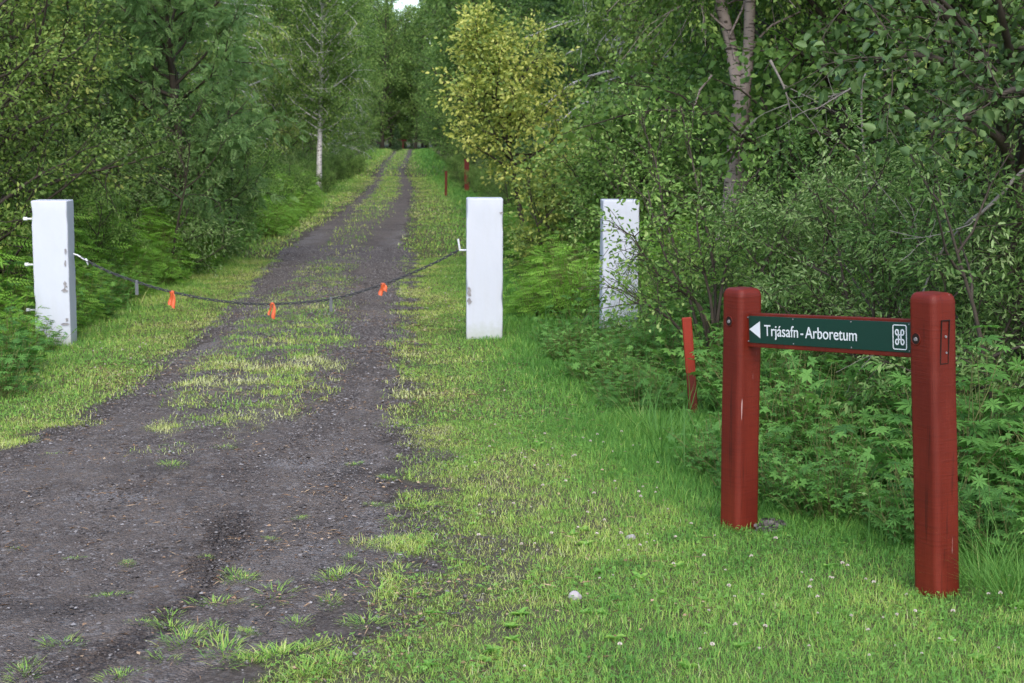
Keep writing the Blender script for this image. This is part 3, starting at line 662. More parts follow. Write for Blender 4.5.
def ribbon(px, tails, label):
    c0 = cs[at_px(px)]; ch = []
    ch.append(tube([c0 + Vector((-.018, 0, 0)), c0 + Vector((0, 0, .002)), c0 + Vector((.018, 0, 0))], [.009, .013, .009], 8))
    for (dx, ln, w, sw) in tails:
        nn = 7; V = []; 
        for i in range(nn):
            t = i / (nn - 1); x_ = c0.x + dx + sw * t + .006 * math.sin(t * 5); y_ = c0.y - .016 + .012 * math.sin(t * 4 + dx * 90); z_ = c0.z - ln * t; ww = w * (.55 + .6 * t if t < .8 else 1.0 - .25 * (t - .8) * 5)
            V += [(x_ - ww / 2, y_, z_), (x_ + ww / 2, y_ - .008 * math.sin(t * 6), z_ - (.012 if i == nn - 1 else 0)), (x_ + ww / 2, y_ - .008 * math.sin(t * 6) + .0015, z_ - (.012 if i == nn - 1 else 0)), (x_ - ww / 2, y_ + .0015, z_)]
        l = []; c = []
        for i in range(nn - 1):
            for e_ in range(4): l += [i * 4 + e_, i * 4 + (e_ + 1) % 4, i * 4 + 4 + (e_ + 1) % 4, i * 4 + 4 + e_]; c.append(4)
        ch.append((np.array(V), np.array(l), np.array(c), .5))
    put(build('orange_ribbon', ch, M['ribbon']), label, 'ribbon')
ribbon(172, [(-.006, .10, .034, -.008), (.006, .125, .032, .012)], 'orange ribbon with two tails, the one nearest the left white post')
ribbon(272, [(-.008, .085, .02, -.014), (.012, .115, .034, .006)], 'orange ribbon with split tails at the lowest point of the chain')
ribbon(383, [(-.006, .085, .040, -.010), (.012, .05, .036, .014)], 'bunched orange ribbon on the chain above the right wheel rut')
for px, lb in ((137, 'grey strip tied to the chain beside the left white post'), (331, 'grey strip tied to the chain over the grassy centre of the track')):
    c0 = cs[at_px(px)]; bm = bmesh.new()
    box(bm, c0.x, c0.y - .012, c0.z - .055, .028, .004, .10, .0015, 1); box(bm, c0.x, c0.y, c0.z, .022, .032, .03, .006, 2)
    put(bm_obj('grey_tag', bm, 'tag_grey'), lb, 'tag')

# ------------------------------------------------------------------ the sign
gl = GT(741, 531); gr = GT(943, 599)
pl_ = Vector((gl.x, gl.y + .07, 0)); pr_ = Vector((gr.x - .002, gr.y + .075, 0))
dv = (pr_ - pl_); span = dv.length; ang = math.atan2(dv.y, dv.x)
zl = Z(288, pl_.y - .02); zr = Z(293, pr_.y - .02)
sign = put(empty('trail_sign', (pl_.x, pl_.y, tz(pl_.x, pl_.y)), ang), 'dark red two-post sign with green board pointing left to the arboretum', 'sign')
b0 = sign.location.z
PW = .128; LX, LY = -.038, -.032      # lean of the right post
def red_post(xc, h, lean, holes, seed):
    bm = bmesh.new(); n_ = 34; sec = []
    c_ = .024; w2 = PW / 2
    prof_ = []
    for (qx, qy, a0) in ((1, -1, -90), (1, 1, 0), (-1, 1, 90), (-1, -1, 180)):
        for i in range(6): aa = R(a0 + 18 * i); prof_.append((qx * (w2 - c_) + c_ * math.cos(aa), qy * (w2 - c_) + c_ * math.sin(aa)))
    zs = [-.2] + list(np.linspace(0, h - .035, n_)) + [h - .026, h - .018, h - .011, h - .005, h - .0015, h]
    for i, z_ in enumerate(zs):
        k = 1.0 if z_ <= h - .035 + 1e-6 else {0: .985, 1: .95, 2: .90, 3: .82, 4: .70, 5: .50}[i - n_ - 1]
        wv = .0012 * math.sin(z_ * 9 + seed)
        sec.append([bm.verts.new((a * k + lean[0] * z_ + wv, b * k + lean[1] * z_, z_)) for a, b in prof_])
    for i in range(len(zs) - 1):
        for j in range(24): bm.faces.new((sec[i][j], sec[i][(j + 1) % 24], sec[i + 1][(j + 1) % 24], sec[i + 1][j]))
    bm.faces.new(sec[-1]); bm.faces.new(sec[0][::-1])
    bmesh.ops.recalc_face_normals(bm, faces=bm.faces)
    o = bm_obj('post', bm, 'red_paint', sign, False); o.location = (xc, 0, 0)
    return o
hl_ = zl - b0 ; hr_ = zr - b0
# the right post leans slightly: top towards the left post
PL = red_post(0, hl_, (-.004, 0), None, 1); PR = red_post(span, hr_, (LX, LY), None, 4)
PL['label'] = 'left red post of the sign'; PR['label'] = 'right red post of the sign'
def hole(post, z_, y_=-PW / 2, x_=-.018):
    bm = bmesh.new(); r0 = bmesh.ops.create_circle(bm, cap_ends=True, segments=20, radius=.021)
    for v_ in r0['verts']: v_.co = Vector((x_ + v_.co.x, y_ - .0022, z_ + v_.co.y))
    bm_obj('recess_shade', bm, 'hole', post)  # flat disc on the face, recess shade painted by its dark colour
    k = [c for c in C.objects if c.name.startswith('recess_shade')][-1]
    bm = bmesh.new()
    for i in range(20):
        pass
    cyl(bm, (x_ + .001, y_ - .001, z_ - .001), (x_ + .001, y_ - .007, z_ - .001), .009, 6, .007); bm_obj('bolt_head', bm, 'steel', post)
    # raised rim ring
    an = np.linspace(0, 2 * math.pi, 25); P = np.stack([x_ + np.cos(an) * .0215, np.full(25, y_ - .0015), z_ + np.sin(an) * .0215], 1)
    build('recess_rim', [tube(P, .0022, 5, False)], M['red_paint'], post, True)
zh_l = Z(322, pl_.y - .05) - b0; zh_r = Z(341, pr_.y - .06) - b0
hole(PL, zh_l, x_=-.008 - .004 * 1); hole(PR, zh_r, x_=-.022 + LX * zh_r, y_=-PW / 2 + LY * zh_r)
# end of the board's tenon showing on the outer face of the right post
bm = bmesh.new(); zc = (Z(319, pr_.y) + Z(362, pr_.y)) / 2 - b0; hh_ = Z(319, pr_.y) - Z(362, pr_.y); xo = PW / 2 + LX * zc; yc_ = LY * zc
for (cy, cz, sy, sz) in ((-.028, zc, .0035, hh_), (.012, zc, .0035, hh_), (-.008, zc + hh_ / 2, .043, .0035), (-.008, zc - hh_ / 2, .043, .0035)):
    box(bm, xo + .0018, cy + yc_, cz, .0035, sy, sz)
bm_obj('tenon_outline', bm, 'hole', PR)
bm = bmesh.new(); cyl(bm, (xo, yc_ - .004, zc + .02), (xo + .004, yc_ - .004, zc + .02), .005, 8); cyl(bm, (xo, yc_ + .002, zc - .04), (xo + .004, yc_ + .002, zc - .04), .004, 8); bm_obj('screw', bm, 'steel', PR)
# board
mY = (pl_.y + pr_.y) / 2
ztl = Z(312.5, pl_.y - .05) - b0; zbl = Z(347, pl_.y - .05) - b0; ztr = Z(321.5, pr_.y + .05) - b0; zbr = Z(358.5, pr_.y + .05) - b0
x0b, x1b = PW / 2 - .012, span - PW / 2 + LX * ztr + .01
bd = empty('sign_board'); bd.parent = sign; bd['label'] = 'red wooden board with green panel'
bh = ((ztl - zbl) + (ztr - zbr)) / 2; bzl = (ztl + zbl) / 2; bzr = (ztr + zbr) / 2
bl = x1b - x0b; tilt = math.atan2(bzr - bzl, bl)
bm = bmesh.new(); box(bm, bl / 2, 0, 0, bl, .042, bh, .003, 2); 
wood = bm_obj('board', bm, 'red_paint', sign); wood.location = (x0b, 0, bzl); wood.rotation_euler = (0, -tilt, 0)
bpy.data.objects.remove(bd)
wood['label'] = 'red wooden board with a green panel on its front'
fy = -.021
bm = bmesh.new(); box(bm, bl / 2 + .006, fy - .0015, .004, bl - .028, .004, bh * .80, .001, 1); bm_obj('green_panel', bm, 'sign_green', wood)
fy2 = fy - .0035
ph = bh * .80; pcz = .004
def flat(name, loops, depth=.0012, mat='sign_white'):
    bm = bmesh.new()
    for lp in loops:
        vs = [bm.verts.new((x_, fy2 - depth, z_)) for x_, z_ in lp]; f_ = bm.faces.new(vs)
        r = bmesh.ops.extrude_face_region(bm, geom=[f_]); 
        for v_ in [g for g in r['geom'] if isinstance(g, bmesh.types.BMVert)]: v_.co.y = fy2 + .0003
    bmesh.ops.recalc_face_normals(bm, faces=bm.faces)
    return bm_obj(name, bm, mat, wood)
# positions along the board by photo column
def along(px):
    lo, hi = 0., bl
    for _ in range(40):
        m = (lo + hi) / 2; q = Vector((pl_.x, pl_.y, 0)) + Matrix.Rotation(ang, 3, 'Z') @ Vector((x0b + m, fy, 0)); z_ = b0 + bzl
        pp = 512 + F * q.x / (q.y * cp_ + (CZ - z_) * sp_)
        if pp < px: lo = m
        else: hi = m
    return lo
xa_, xb_ = along(750.2), along(760.8)
flat('arrow', [[(xa_, pcz), (xb_, pcz - .31 * ph), (xb_, pcz + .31 * ph)]])
for word, p0, p1 in (('Trjásafn', 765.2, 798.8), ('-', 801.4, 803.9), ('Arboretum', 806.0, 857.6)):
    cu = bpy.data.curves.new('lettering', 'FONT'); cu.body = word; cu.size = 1; cu.extrude = .01; cu.offset = .002
    to = bpy.data.objects.new('tmp_text', cu); C.objects.link(to); bpy.context.view_layer.update()
    me = bpy.data.meshes.new_from_object(to); bpy.data.objects.remove(to)
    co = np.zeros(len(me.vertices) * 3); me.vertices.foreach_get('co', co); co = co.reshape(-1, 3)
    x0, x1 = co[:, 0].min(), co[:, 0].max(); A, B_ = along(p0), along(p1)
    cap = .42 * ph                      # cap height
    sx = (B_ - A) / (x1 - x0); sz = cap / .72
    nc = np.stack([A + (co[:, 0] - x0) * sx, fy2 - .0005 - (co[:, 2] + .01) / .02 * .0012, pcz - .5 * cap + co[:, 1] * sz], 1)
    me.vertices.foreach_set('co', nc.ravel()); me.update(); me.materials.append(M['sign_white'])
    o = bpy.data.objects.new('lettering', me); C.objects.link(o); o.parent = wood
# place-of-interest emblem: looped square in a rounded frame
ex0, ex1 = along(893.8), along(907.2); ecx = (ex0 + ex1) / 2; eh = ph * .80; ew = ex1 - ex0
def rrect(w, h, r, n=5):
    P = []
    for (cx, cz, a0) in ((w / 2 - r, h / 2 - r, 0), (-w / 2 + r, h / 2 - r, 90), (-w / 2 + r, -h / 2 + r, 180), (w / 2 - r, -h / 2 + r, 270)):
        for i in range(n + 1): a = R(a0 + 90 * i / n); P.append((cx + r * math.cos(a), cz + r * math.sin(a)))
    return P
def stroke(name, P, w, closed=True):
    P = [Vector((a, 0, b)) for a, b in P]; n_ = len(P); bm = bmesh.new(); prev = None; rings = []
    for i in range(n_):
        t = (P[(i + 1) % n_] - P[i - 1]).normalized(); nn = Vector((-t.z, 0, t.x)) * w / 2
        a, b = P[i] + nn, P[i] - nn; rings.append([bm.verts.new((ecx + q.x, y_, pcz + q.z)) for q, y_ in ((a, fy2 - .0015), (b, fy2 - .0015), (b, fy2 + .0003), (a, fy2 + .0003))])
    for i in range(n_):
        r0, r1 = rings[i], rings[(i + 1) % n_]
        for e_ in range(4): bm.faces.new((r0[e_], r0[(e_ + 1) % 4], r1[(e_ + 1) % 4], r1[e_]))
    bmesh.ops.recalc_face_normals(bm, faces=bm.faces); return bm_obj(name, bm, 'sign_white', wood)
stroke('emblem_frame', rrect(ew, eh, .008), .0036)
# ⌘: four loops joined through a square, one continuous line
q = eh * .095; rl = eh * .105; sxk = min(1., ew / eh * 1.02); P2 = []
for (cx, cz, a0) in ((1, 1, 180), (-1, 1, 270), (-1, -1, 0), (1, -1, 90)):
    for i in range(15):
        a = R(a0 - 270 * i / 14); P2.append(((cx * (q + rl) + rl * math.cos(a)) * sxk, cz * (q + rl) + rl * math.sin(a)))
stroke('emblem', P2, .0052)
for px in (749, 794, 852, 910):
    for k in (-1, 1):
        bm = bmesh.new(); x_ = along(px); x_ = min(max(x_, .016), bl - .02); cyl(bm, (x_, fy2 + .0005, pcz + k * ph * .44), (x_, fy2 - .002, pcz + k * ph * .44), .0032, 8); bm_obj('screw', bm, 'steel', wood)

# ------------------------------------------------------------------ red marker stakes
def stake(px, yb, yt, w, dpt, lean, label, split=None, name='marker_stake'):
    g = GT(px, yb); h = Z(yt, g.y) - tz(g.x, g.y); root = put(empty(name, on(g.x, g.y), R(20)), label, 'stake'); root.rotation_euler = (0, lean, 0)
    s_ = split if split else 1
    bm = bmesh.new(); box(bm, 0, 0, h * s_ / 2 - .1, w * .95, dpt, h * s_ + .2, .004, 1)
    for v_ in bm.verts: v_.co.x += .006 * math.sin(v_.co.z * 12)
    bm_obj('stake_shaft', bm, 'dark_red', root)
    if split:
        bm = bmesh.new(); box(bm, 0, 0, h * (1 + s_) / 2, w, dpt, h * (1 - s_), .004, 1); bm_obj('painted_top', bm, 'orange_paint', root)
    return root
stake(694, 415, 317, .058, .03, R(-5.2), 'split red stake with bright orange-red top beside the sign', .43)
stake(446, 196, 171, .065, .05, R(0), 'thin dark red stake on the far right verge, left of the thick red post')
stake(467, 192, 159, .14, .12, R(0), 'thick dark red post half hidden in far bushes right of the thin stake', name='red_post')
g = GT(403, 149); rt = put(empty('red_post', on(g.x, g.y)), 'tiny reddish board on a post where the track disappears under the trees', 'post')
bm = bmesh.new(); box(bm, 0, 0, .4, .14, .14, .9, .01, 1); bm_obj('post', bm, 'dark_red', rt); bm = bmesh.new(); box(bm, -.1, -.09, .78, .9, .05, .16, .01, 1); bm_obj('board', bm, 'dark_red', rt)
# earth and stones turned up round the left sign post
n = 170; a = rng.uniform(-1.6, .9, n); r_ = .04 + .07 * rng.uniform(0, 1, n); x = pl_.x + .06 + np.cos(a) * r_ * 1.3; y = pl_.y - .02 + np.sin(a) * r_
put(build('turned_earth', [scatter(tpo, np.stack([x, y, terrain(x, y) + .008 + .02 * rng.uniform(0, 1, n)], 1), rng.normal(0, 1, (n, 3)), np.array([0, 0, 1.]) + rng.normal(0, .3, (n, 3)), .006 + .012 * rng.uniform(0, 1, n) ** 2, rng.uniform(0, .8, n))], M['stone']), 'dark gravelly earth round the foot of the left sign post', 'gravel', kind='stuff')

# ------------------------------------------------------------------ vegetation prototypes
class Kind:
    def __init__(s, protos): s.p = protos; s.used = [False] * len(protos); s.i = 0
    def place(s, x, y, sc=1., rz=0., sz=None, which=None):
        k = s.i % len(s.p) if which is None else which; s.i += 1
        o = s.p[k] if not s.used[k] else copy_tree(s.p[k])
        s.used[k] = True
        o.location = on(x, y, -.02); o.rotation_euler = (0, 0, rz); o.scale = (sc, sc, sc if sz is None else sz)
        return o
rp = random.Random(3)
full = lambda u: max(.35, math.sin(math.pi * min(1, .30 + u * .70)) ** .5)
birch = Kind([make_tree('birch_tree', 100 + i, 6.4 + .5 * i, .075, .06, 1.55, 62, 6, 95, T_simple, .058, .085, 'birch_leaf', 'dark_bark', droop=.45, prof=full, clump=.35) for i in range(3)])
olive = Kind([make_tree('willow_tree', 120 + i, 4.6 + .4 * i, .06, .03, 1.45, 62, 6, 110, simple(.5), .055, .08, 'olive_leaf', 'dark_bark', stems=3, limb_el=(15, 65), prof=full, clump=.4) for i in range(3)])
dark = Kind([make_tree('alder_tree', 140 + i, 7.0 + .5 * i, .08, .05, 1.9, 60, 6, 75, T_wide, .075, .10, 'dark_leaf', 'dark_bark', prof=full, clump=.35) for i in range(2)])
farb = Kind([make_tree('birch_tree', 160 + i, 9.5 + i, .11, .04, 2.3, 56, 5, 55, T_simple, .12, .14, 'far_leaf', 'dark_bark', droop=.5, prof=full, clump=.4) for i in range(2)])
hang = Kind([make_tree('weeping_birch', 180 + i, 8.5, .10, .05, 2.0, 60, 8, 70, T_simple, .085, .07, 'birch_leaf', 'white_bark', droop=1.0, lift=-.10, prof=full, clump=.35, limb_el=(0, 50)) for i in range(2)])
spruce = Kind([make_spruce('spruce_tree', 200 + i, 9.5, 2.0, .28) for i in range(2)])
bush = Kind([make_tree('willow_bush', 220 + i, 2.1, .03, .02, .95, 46, 7, 105, T_lance, .046, .045, 'willow_leaf', 'dark_bark', stems=5, limb_el=(20, 60), prof=full, clump=.6, subf=.5) for i in range(4)])
gbush = Kind([make_tree('green_bush', 240 + i, 2.0, .03, .02, .9, 50, 7, 110, T_simple, .045, .045, 'bush_leaf', 'dark_bark', stems=4, prof=full, clump=.55) for i in range(2)])
lup = Kind([make_herb('lupin_plant', 300 + i, .34, .42 + .06 * i, 90, T_palm, .074 + .013 * i, 'lupin_leaf', 3, .38) for i in range(4)])
cut = Kind([make_herb('leafy_herb', 320 + i, .32, .38 + .07 * i, 130, T_cut, .055 + .008 * i, 'lupin_leaf', 3, .62) for i in range(3)])
fern = Kind([make_herb('fern_like_plant', 330 + i, .36, .62, 130, T_pinn, .125, 'fern_leaf', 3, .5) for i in range(3)])
rowan = Kind([make_tree('rowan_tree', 340, 6.5, .09, .12, 1.9, 50, 8, 44, T_pinn, .16, .06, 'rowan_leaf', 'dark_bark', droop=.4, prof=full, clump=.3)])

GR = {}
def lab(o, label, cat, grp=None): return put(o, label, cat, grp)
# left wood edge: row after row
def side_row(kinds, side, y0, y1, step, off, label_fn, sc=(.85, 1.2), jit=.4):
    y = y0
    while y < y1:
        e = fL(y) if side < 0 else fR(y)
        x = float(e) + side * (off + rp.uniform(-jit, jit) * (1 + y * .01)); k = rp.choice(kinds)
        if side > 0 and k is spruce and y < 80: x += 1.5
        if side > 0 and 24 < y < 52 and x / y * F + 512 < 505: x = (505 + rp.uniform(0, 20) - 512) / F * y + .6
        o = k.place(x, y, rp.uniform(*sc), rp.uniform(0, 6.28)); lab(o, *label_fn(k, side, y))
        y += step * (1 + y * .012) * rp.uniform(.8, 1.25)
nm = {id(fern): ('fern', 'plant', 'feathery plant'), id(birch): ('birch', 'birch tree', 'small-leaved green birch'), id(olive): ('willow', 'willow tree', 'bushy olive-green willow'), id(dark): ('alder', 'alder tree', 'dark broad-leaved alder'), id(farb): ('birch', 'birch tree', 'tall soft green birch'), id(hang): ('birch', 'birch tree', 'birch with drooping twigs'), id(spruce): ('spruce', 'spruce tree', 'dark green spruce'), id(bush): ('willow', 'willow bush', 'grey-green willow bush'), id(gbush): ('bush', 'bush', 'fresh green leafy bush'), id(lup): ('lupin', 'lupin', 'lupin plant'), id(cut): ('herb', 'plant', 'leafy plant'), id(rowan): ('rowan', 'rowan tree', 'rowan')}
def wl(k, side, y):
    a, b, c = nm[id(k)]; w = 'left' if side < 0 else 'right'; d = 'near' if y < 24 else ('middle' if y < 55 else 'far')
    return (f'{c} in the {d} part of the wood {w} of the track', b, f'{b}s in the {d} wood {w} of the track')
# left side
side_row([olive], -1, 13.5, 27, 1.7, 2.2, wl)
side_row([birch, olive, dark], -1, 13, 30, 1.8, 3.7, wl)
side_row([birch, dark], -1, 12, 30, 2.2, 5.6, wl)
side_row([dark, birch], -1, 14, 34, 2.6, 7.2, wl, (1.1, 1.5))
side_row([birch, hang, olive], -1, 28, 60, 2.3, 2.9, wl, (.9, 1.25))
side_row([dark, farb, hang], -1, 30, 70, 3., 5.2, wl, (1, 1.3))
side_row([farb, hang], -1, 60, 135, 3.6, 3.2, wl, (.9, 1.25))
side_row([farb], -1, 60, 150, 4.5, 6.0, wl, (1.1, 1.5))
side_row([farb], -1, 34, 120, 6, 11, wl, (1.1, 1.6))
side_row([gbush, gbush, bush], -1, 17, 60, 1.5, .9, wl, (.45, .7), .25)
# right side
side_row([dark, birch], 1, 13.5, 30, 1.7, 3.6, wl)
side_row([birch, dark, olive], 1, 15, 34, 1.9, 5.6, wl)
side_row([dark, farb], 1, 16, 40, 2.6, 8.2, wl, (1, 1.4))
side_row([hang, dark, farb], 1, 30, 70, 3.0, 3.4, wl)
side_row([spruce, farb], 1, 42, 70, 3.4, 2.2, wl, (1, 1.35))
side_row([farb, spruce, farb, dark], 1, 66, 150, 4.2, 2.4, wl, (1.1, 1.5))
side_row([farb, spruce], 1, 45, 150, 4.5, 7.0, wl, (1.2, 1.6))
side_row([farb], 1, 26, 90, 5.5, 12, wl, (1.1, 1.6))
side_row([bush, gbush], 1, 26, 60, 2.6, .8, wl, (.6, .9), .2)
side_row([dark, birch], 1, 7.5, 16, 2.2, 4.6, wl, (.9, 1.1))
side_row([dark, birch], 1, 7.5, 18, 2.4, 7.2, wl, (1, 1.3))
# trees closing the far end of the track
for i in range(20):
    Y_ = 146 + (i % 3) * 5 + (i // 12) * 16; px = 350 + (i % 12) * 11 + (i // 12) * 7
    o = farb.place(W(px, Y_), Y_, rp.uniform(1.5, 1.75) if not 388 < px < 424 else 1.3, rp.uniform(0, 6)); lab(o, 'tall soft green birch' + ' closing the far end of the track', 'tree', 'trees closing the far end of the track')
o = spruce.place(W(397, 132), 132, .26, 1, .24); lab(o, 'small very dark cone of foliage where the track disappears, left of the tiny red post', 'spruce tree')  # spruce mesh scaled down to a small dark cone at the track's end

def at(kind, px, Y_, sc, rz, label, cat=None, grp=None, sz=None, which=None):
    o = kind.place(W(px, Y_), Y_, sc, rz, sz, which); return lab(o, label, cat or nm[id(kind)][1], grp)
# left foreground shrubs
at(olive, -40, 14.5, .95, 1, 'bushy olive willow behind the left white post, nearest of the left wood', which=0)
at(rowan, 190, 20.5, .85, .6, 'rowan with blue-green feathery leaves leaning out over the left wood edge')
at(bush, 155, 19, 1.05, .3, 'rounded grey-green willow bush at the left wood edge behind the orange ribbon')
at(bush, 205, 21.5, 1.15, 2.3, 'rounded pale green bush left of the track where the verge narrows')
at(gbush, 262, 30, .95, 1.2, 'fresh green bush leaning over the left verge before the white birch trunk')
at(gbush, 232, 26, .9, 4.2, 'fresh green bush between two grey-green bushes on the left verge')
# white birch trunk on the left verge
wb = make_tree('birch_tree', 400, 7.5, .085, .24, 1.3, 70, 7, 110, T_simple, .075, .10, 'birch_leaf', 'white_bark', droop=.6, lean=(.02, 0), wob=.06)
wb.location = on(W(319, 44), 44, 0); lab(wb, 'birch with a bright white trunk standing clear at the left verge', 'birch tree')
# right: yellowing tree
ye = make_tree('yellow_tree', 412, 3.25, .045, .40, .95, 46, 8, 105, T_simple, .06, .07, 'yellow_leaf', 'dark_bark', stems=1, limb_el=(15, 60), prof=full, clump=.5, lean=(-.02, 0))
ye.location = on(W(528, 20), 20, 0); ye.scale = (1., .95, .98); lab(ye, 'small tree with yellowing leaves behind the middle white post', 'tree')
yb = make_tree('yellow_bush', 411, 1.7, .03, .03, .6, 36, 6, 120, T_simple, .055, .07, 'yellow_leaf', 'dark_bark', stems=4, prof=full, clump=.4, tb=.2)
yb.location = on(W(560, 18.3), 18.3); lab(yb, 'low olive-yellow bush under the yellowing tree', 'bush')
yb2 = copy_tree(yb) if KIDS.get(yb.name) else yb; yb2.location = on(W(535, 18.6), 18.6); yb2.rotation_euler = (0, 0, 2.5); yb2.scale = (.7, .7, .62); lab(yb2, 'lower olive-yellow bush directly behind the middle white post', 'bush')
at(gbush, 668, 16.5, .9, .5, 'fresh green bush behind the white post that is half hidden')
at(gbush, 672, 17.0, 1.3, 3.5, 'tall fresh green bush left of the forked birch trunk')
at(bush, 800, 16, 1.0, 1.5, 'grey-green bush right of the forked birch trunk')
at(gbush, 850, 15, .95, 4.5, 'green bush behind the sign board, right of the birch trunk')

# forked birch
rngb = rs(77); root = empty('forked_birch', on(W(722, 15.5), 15.5)); Yb = 15.5
def bl_(px, py, dy=0.): q = pt(px, py, Yb + dy); return np.array(q - root.location)
wood_ = [tube([bl_(712, 330), bl_(722, 260), bl_(733, 195), bl_(737, 140), bl_(741, 110), bl_(743, 92)], [.13, .105, .098, .092, .09, .085], 12, False),
         tube([bl_(742, 100), bl_(735, 70, .05), bl_(730, 40, .1), bl_(722, 10, .15), bl_(712, -30, .2), bl_(700, -110, .3), bl_(690, -220, .4)], [.07, .062, .056, .055, .05, .04, .02], 10, False),
         tube([bl_(742, 98), bl_(747, 70), bl_(749, 40, -.05), bl_(750, 5, -.1), bl_(756, -50, -.15), bl_(770, -150, -.2), bl_(780, -260)], [.075, .058, .054, .054, .045, .035, .02], 10, False)]
lines = []
tops = [bl_(720, 0, .15), bl_(700, -110, .3), bl_(690, -200, .4), bl_(752, -10), bl_(770, -150, -.2), bl_(780, -240)]
for i in range(46):
    p = tops[i % 6] + rngb.normal(0, .1, 3); az = i * 2.4; B = poly(rngb, p, (math.cos(az), math.sin(az), .35), rngb.uniform(.8, 1.7), 6, .15, -.04)
    wood_.append(tube(B, .013 * (1 - np.linspace(0, 1, 7) * .8), 4, False)); lines.append(B[2:])
    for k in range(6):
        q_, t_ = lerp_line(B, rngb.uniform(.2, 1)); S = poly(rngb, q_, nrmz(t_ + rngb.normal(0, .6, 3) - np.array([0, 0, .5])), rngb.uniform(.4, .8), 4, .15, -.1); lines.append(S); wood_.append(tube(S, .004, 3, False))
for P_ in ([(743, 70), (757, 40), (772, 25), (800, 12)], [(735, 60), (728, 30), (700, 5), (680, -20)], [(748, 90), (752, 120), (750, 150), (748, 185)], [(730, 35), (742, 10), (748, -10)], [(712, 75), (700, 90), (692, 115)]):
    wood_.append(tube([bl_(a, b, .05 * i) for i, (a, b) in enumerate(P_)], .012, 5, False))
tr_ = build('trunk', wood_, M['birch_bark'], root, True)
cr_ = build('crown', [leaves_on(rngb, lines, 75, T_simple, .06, .08, .5, .8, .35)], M['birch_leaf'], root)
lab(root, 'birch with a thick pinkish trunk forking in two behind the sign', 'birch tree')

# right willow bush with dark arching stems (over the half hidden post)
def arching(name, Yc, stems, seed, label, per_m, tp, size, leafm, fan=14, spread=.05, tb=.5, barkm='dark_bark', base=None, sublen=(.25, .6), nsub=9, rad=.014, skip=0, cat='willow bush'):
    rg = rs(seed); b_ = pt(*(base or stems[0][0])[:2], Yc); root = empty(name, on(b_.x, Yc)); wood_, lines = [], []
    for st in stems:
        ctrl_ = [np.array(pt(px, py, Yc + dy) - root.location) for (px, py, dy) in st]
        P_ = np.array([np.array(cr([Vector(c) for c in ctrl_], t)) for t in np.linspace(0, 1, 16)])
        wood_.append(tube(P_, rad * (1 - np.linspace(0, 1, 16) * .72), 6, False))
        for k in range(nsub):
            q_, t_ = lerp_line(P_, rg.uniform(.25, 1)); S = poly(rg, q_, nrmz(t_ * .8 + rg.normal(0, .6, 3)), rg.uniform(*sublen), 5, .16, .02)
            wood_.append(tube(S, .0045 * (1 - np.linspace(0, 1, 6) * .7), 4, False)); lines.append(S)
            for m_ in range(3):
                q2, t2 = lerp_line(S, rg.uniform(.2, 1)); S2 = poly(rg, q2, nrmz(t2 + rg.normal(0, .6, 3)), rg.uniform(.12, .3), 3, .15); wood_.append(tube(S2, .002, 3, False)); lines.append(S2)
    build('branches', wood_, M[barkm], root, True); build('foliage', [leaves_on(rg, lines, per_m, tp, size, spread, .15, .4, .4, tb)], M[leafm], root)
    return lab(root, label, cat)
arching('willow_bush', 11.0, [
    [(712, 372, 0), (706, 318, 0), (690, 297, 0), (668, 284, -.1), (652, 266, -.15), (640, 248, -.2), (632, 232, -.25)],
    [(714, 372, 0), (712, 310, .05), (706, 280, .1), (700, 250, .1), (697, 215, .15), (702, 185, .2)],
    [(712, 372, 0), (720, 300, .1), (728, 255, .2), (735, 215, .2), (745, 180, .3)],
    [(712, 372, 0), (700, 310, -.1), (672, 270, -.15), (655, 225, -.1), (648, 190, 0)],
    [(716, 372, 0), (735, 320, .1), (760, 275, .1), (775, 240, .2), (790, 205, .2)],
    [(708, 372, 0), (680, 330, -.2), (660, 312, -.3), (645, 304, -.35), (634, 302, -.4)],
    [(708, 372, .1), (685, 280, .3), (665, 215, .4), (655, 160, .5), (640, 120, .5)],
    [(712, 372, .1), (715, 280, .4), (700, 200, .5), (690, 150, .6), (680, 105, .6)]], 501,
    'dark-stemmed willow bush with arching branches in front of the half hidden post', 44, T_oval, .038, 'bush_leaf', nsub=10, tb=.6, sublen=(.18, .42))
at(bush, 752, 11.9, .6, 2.1, 'grey-green willow bush behind the split red stake')
at(bush, 806, 12.6, .75, .7, 'grey-green willow bush straight above the left end of the sign board')
at(bush, 842, 10.8, .80, 3.3, 'grey-green willow bush above the right half of the sign board')
at(bush, 905, 9.8, .85, 5.1, 'grey-green willow bush rising behind the right sign post')
at(bush, 985, 9.0, .80, 1.9, 'narrow-leaved willow bush right of the right sign post')
at(bush, 1060, 8.2, .95, 4.4, 'narrow-leaved willow bush at the right edge of the picture')
at(bush, 668, 13.0, .42, .9, 'low willow bush crowding the foot of the half hidden white post')
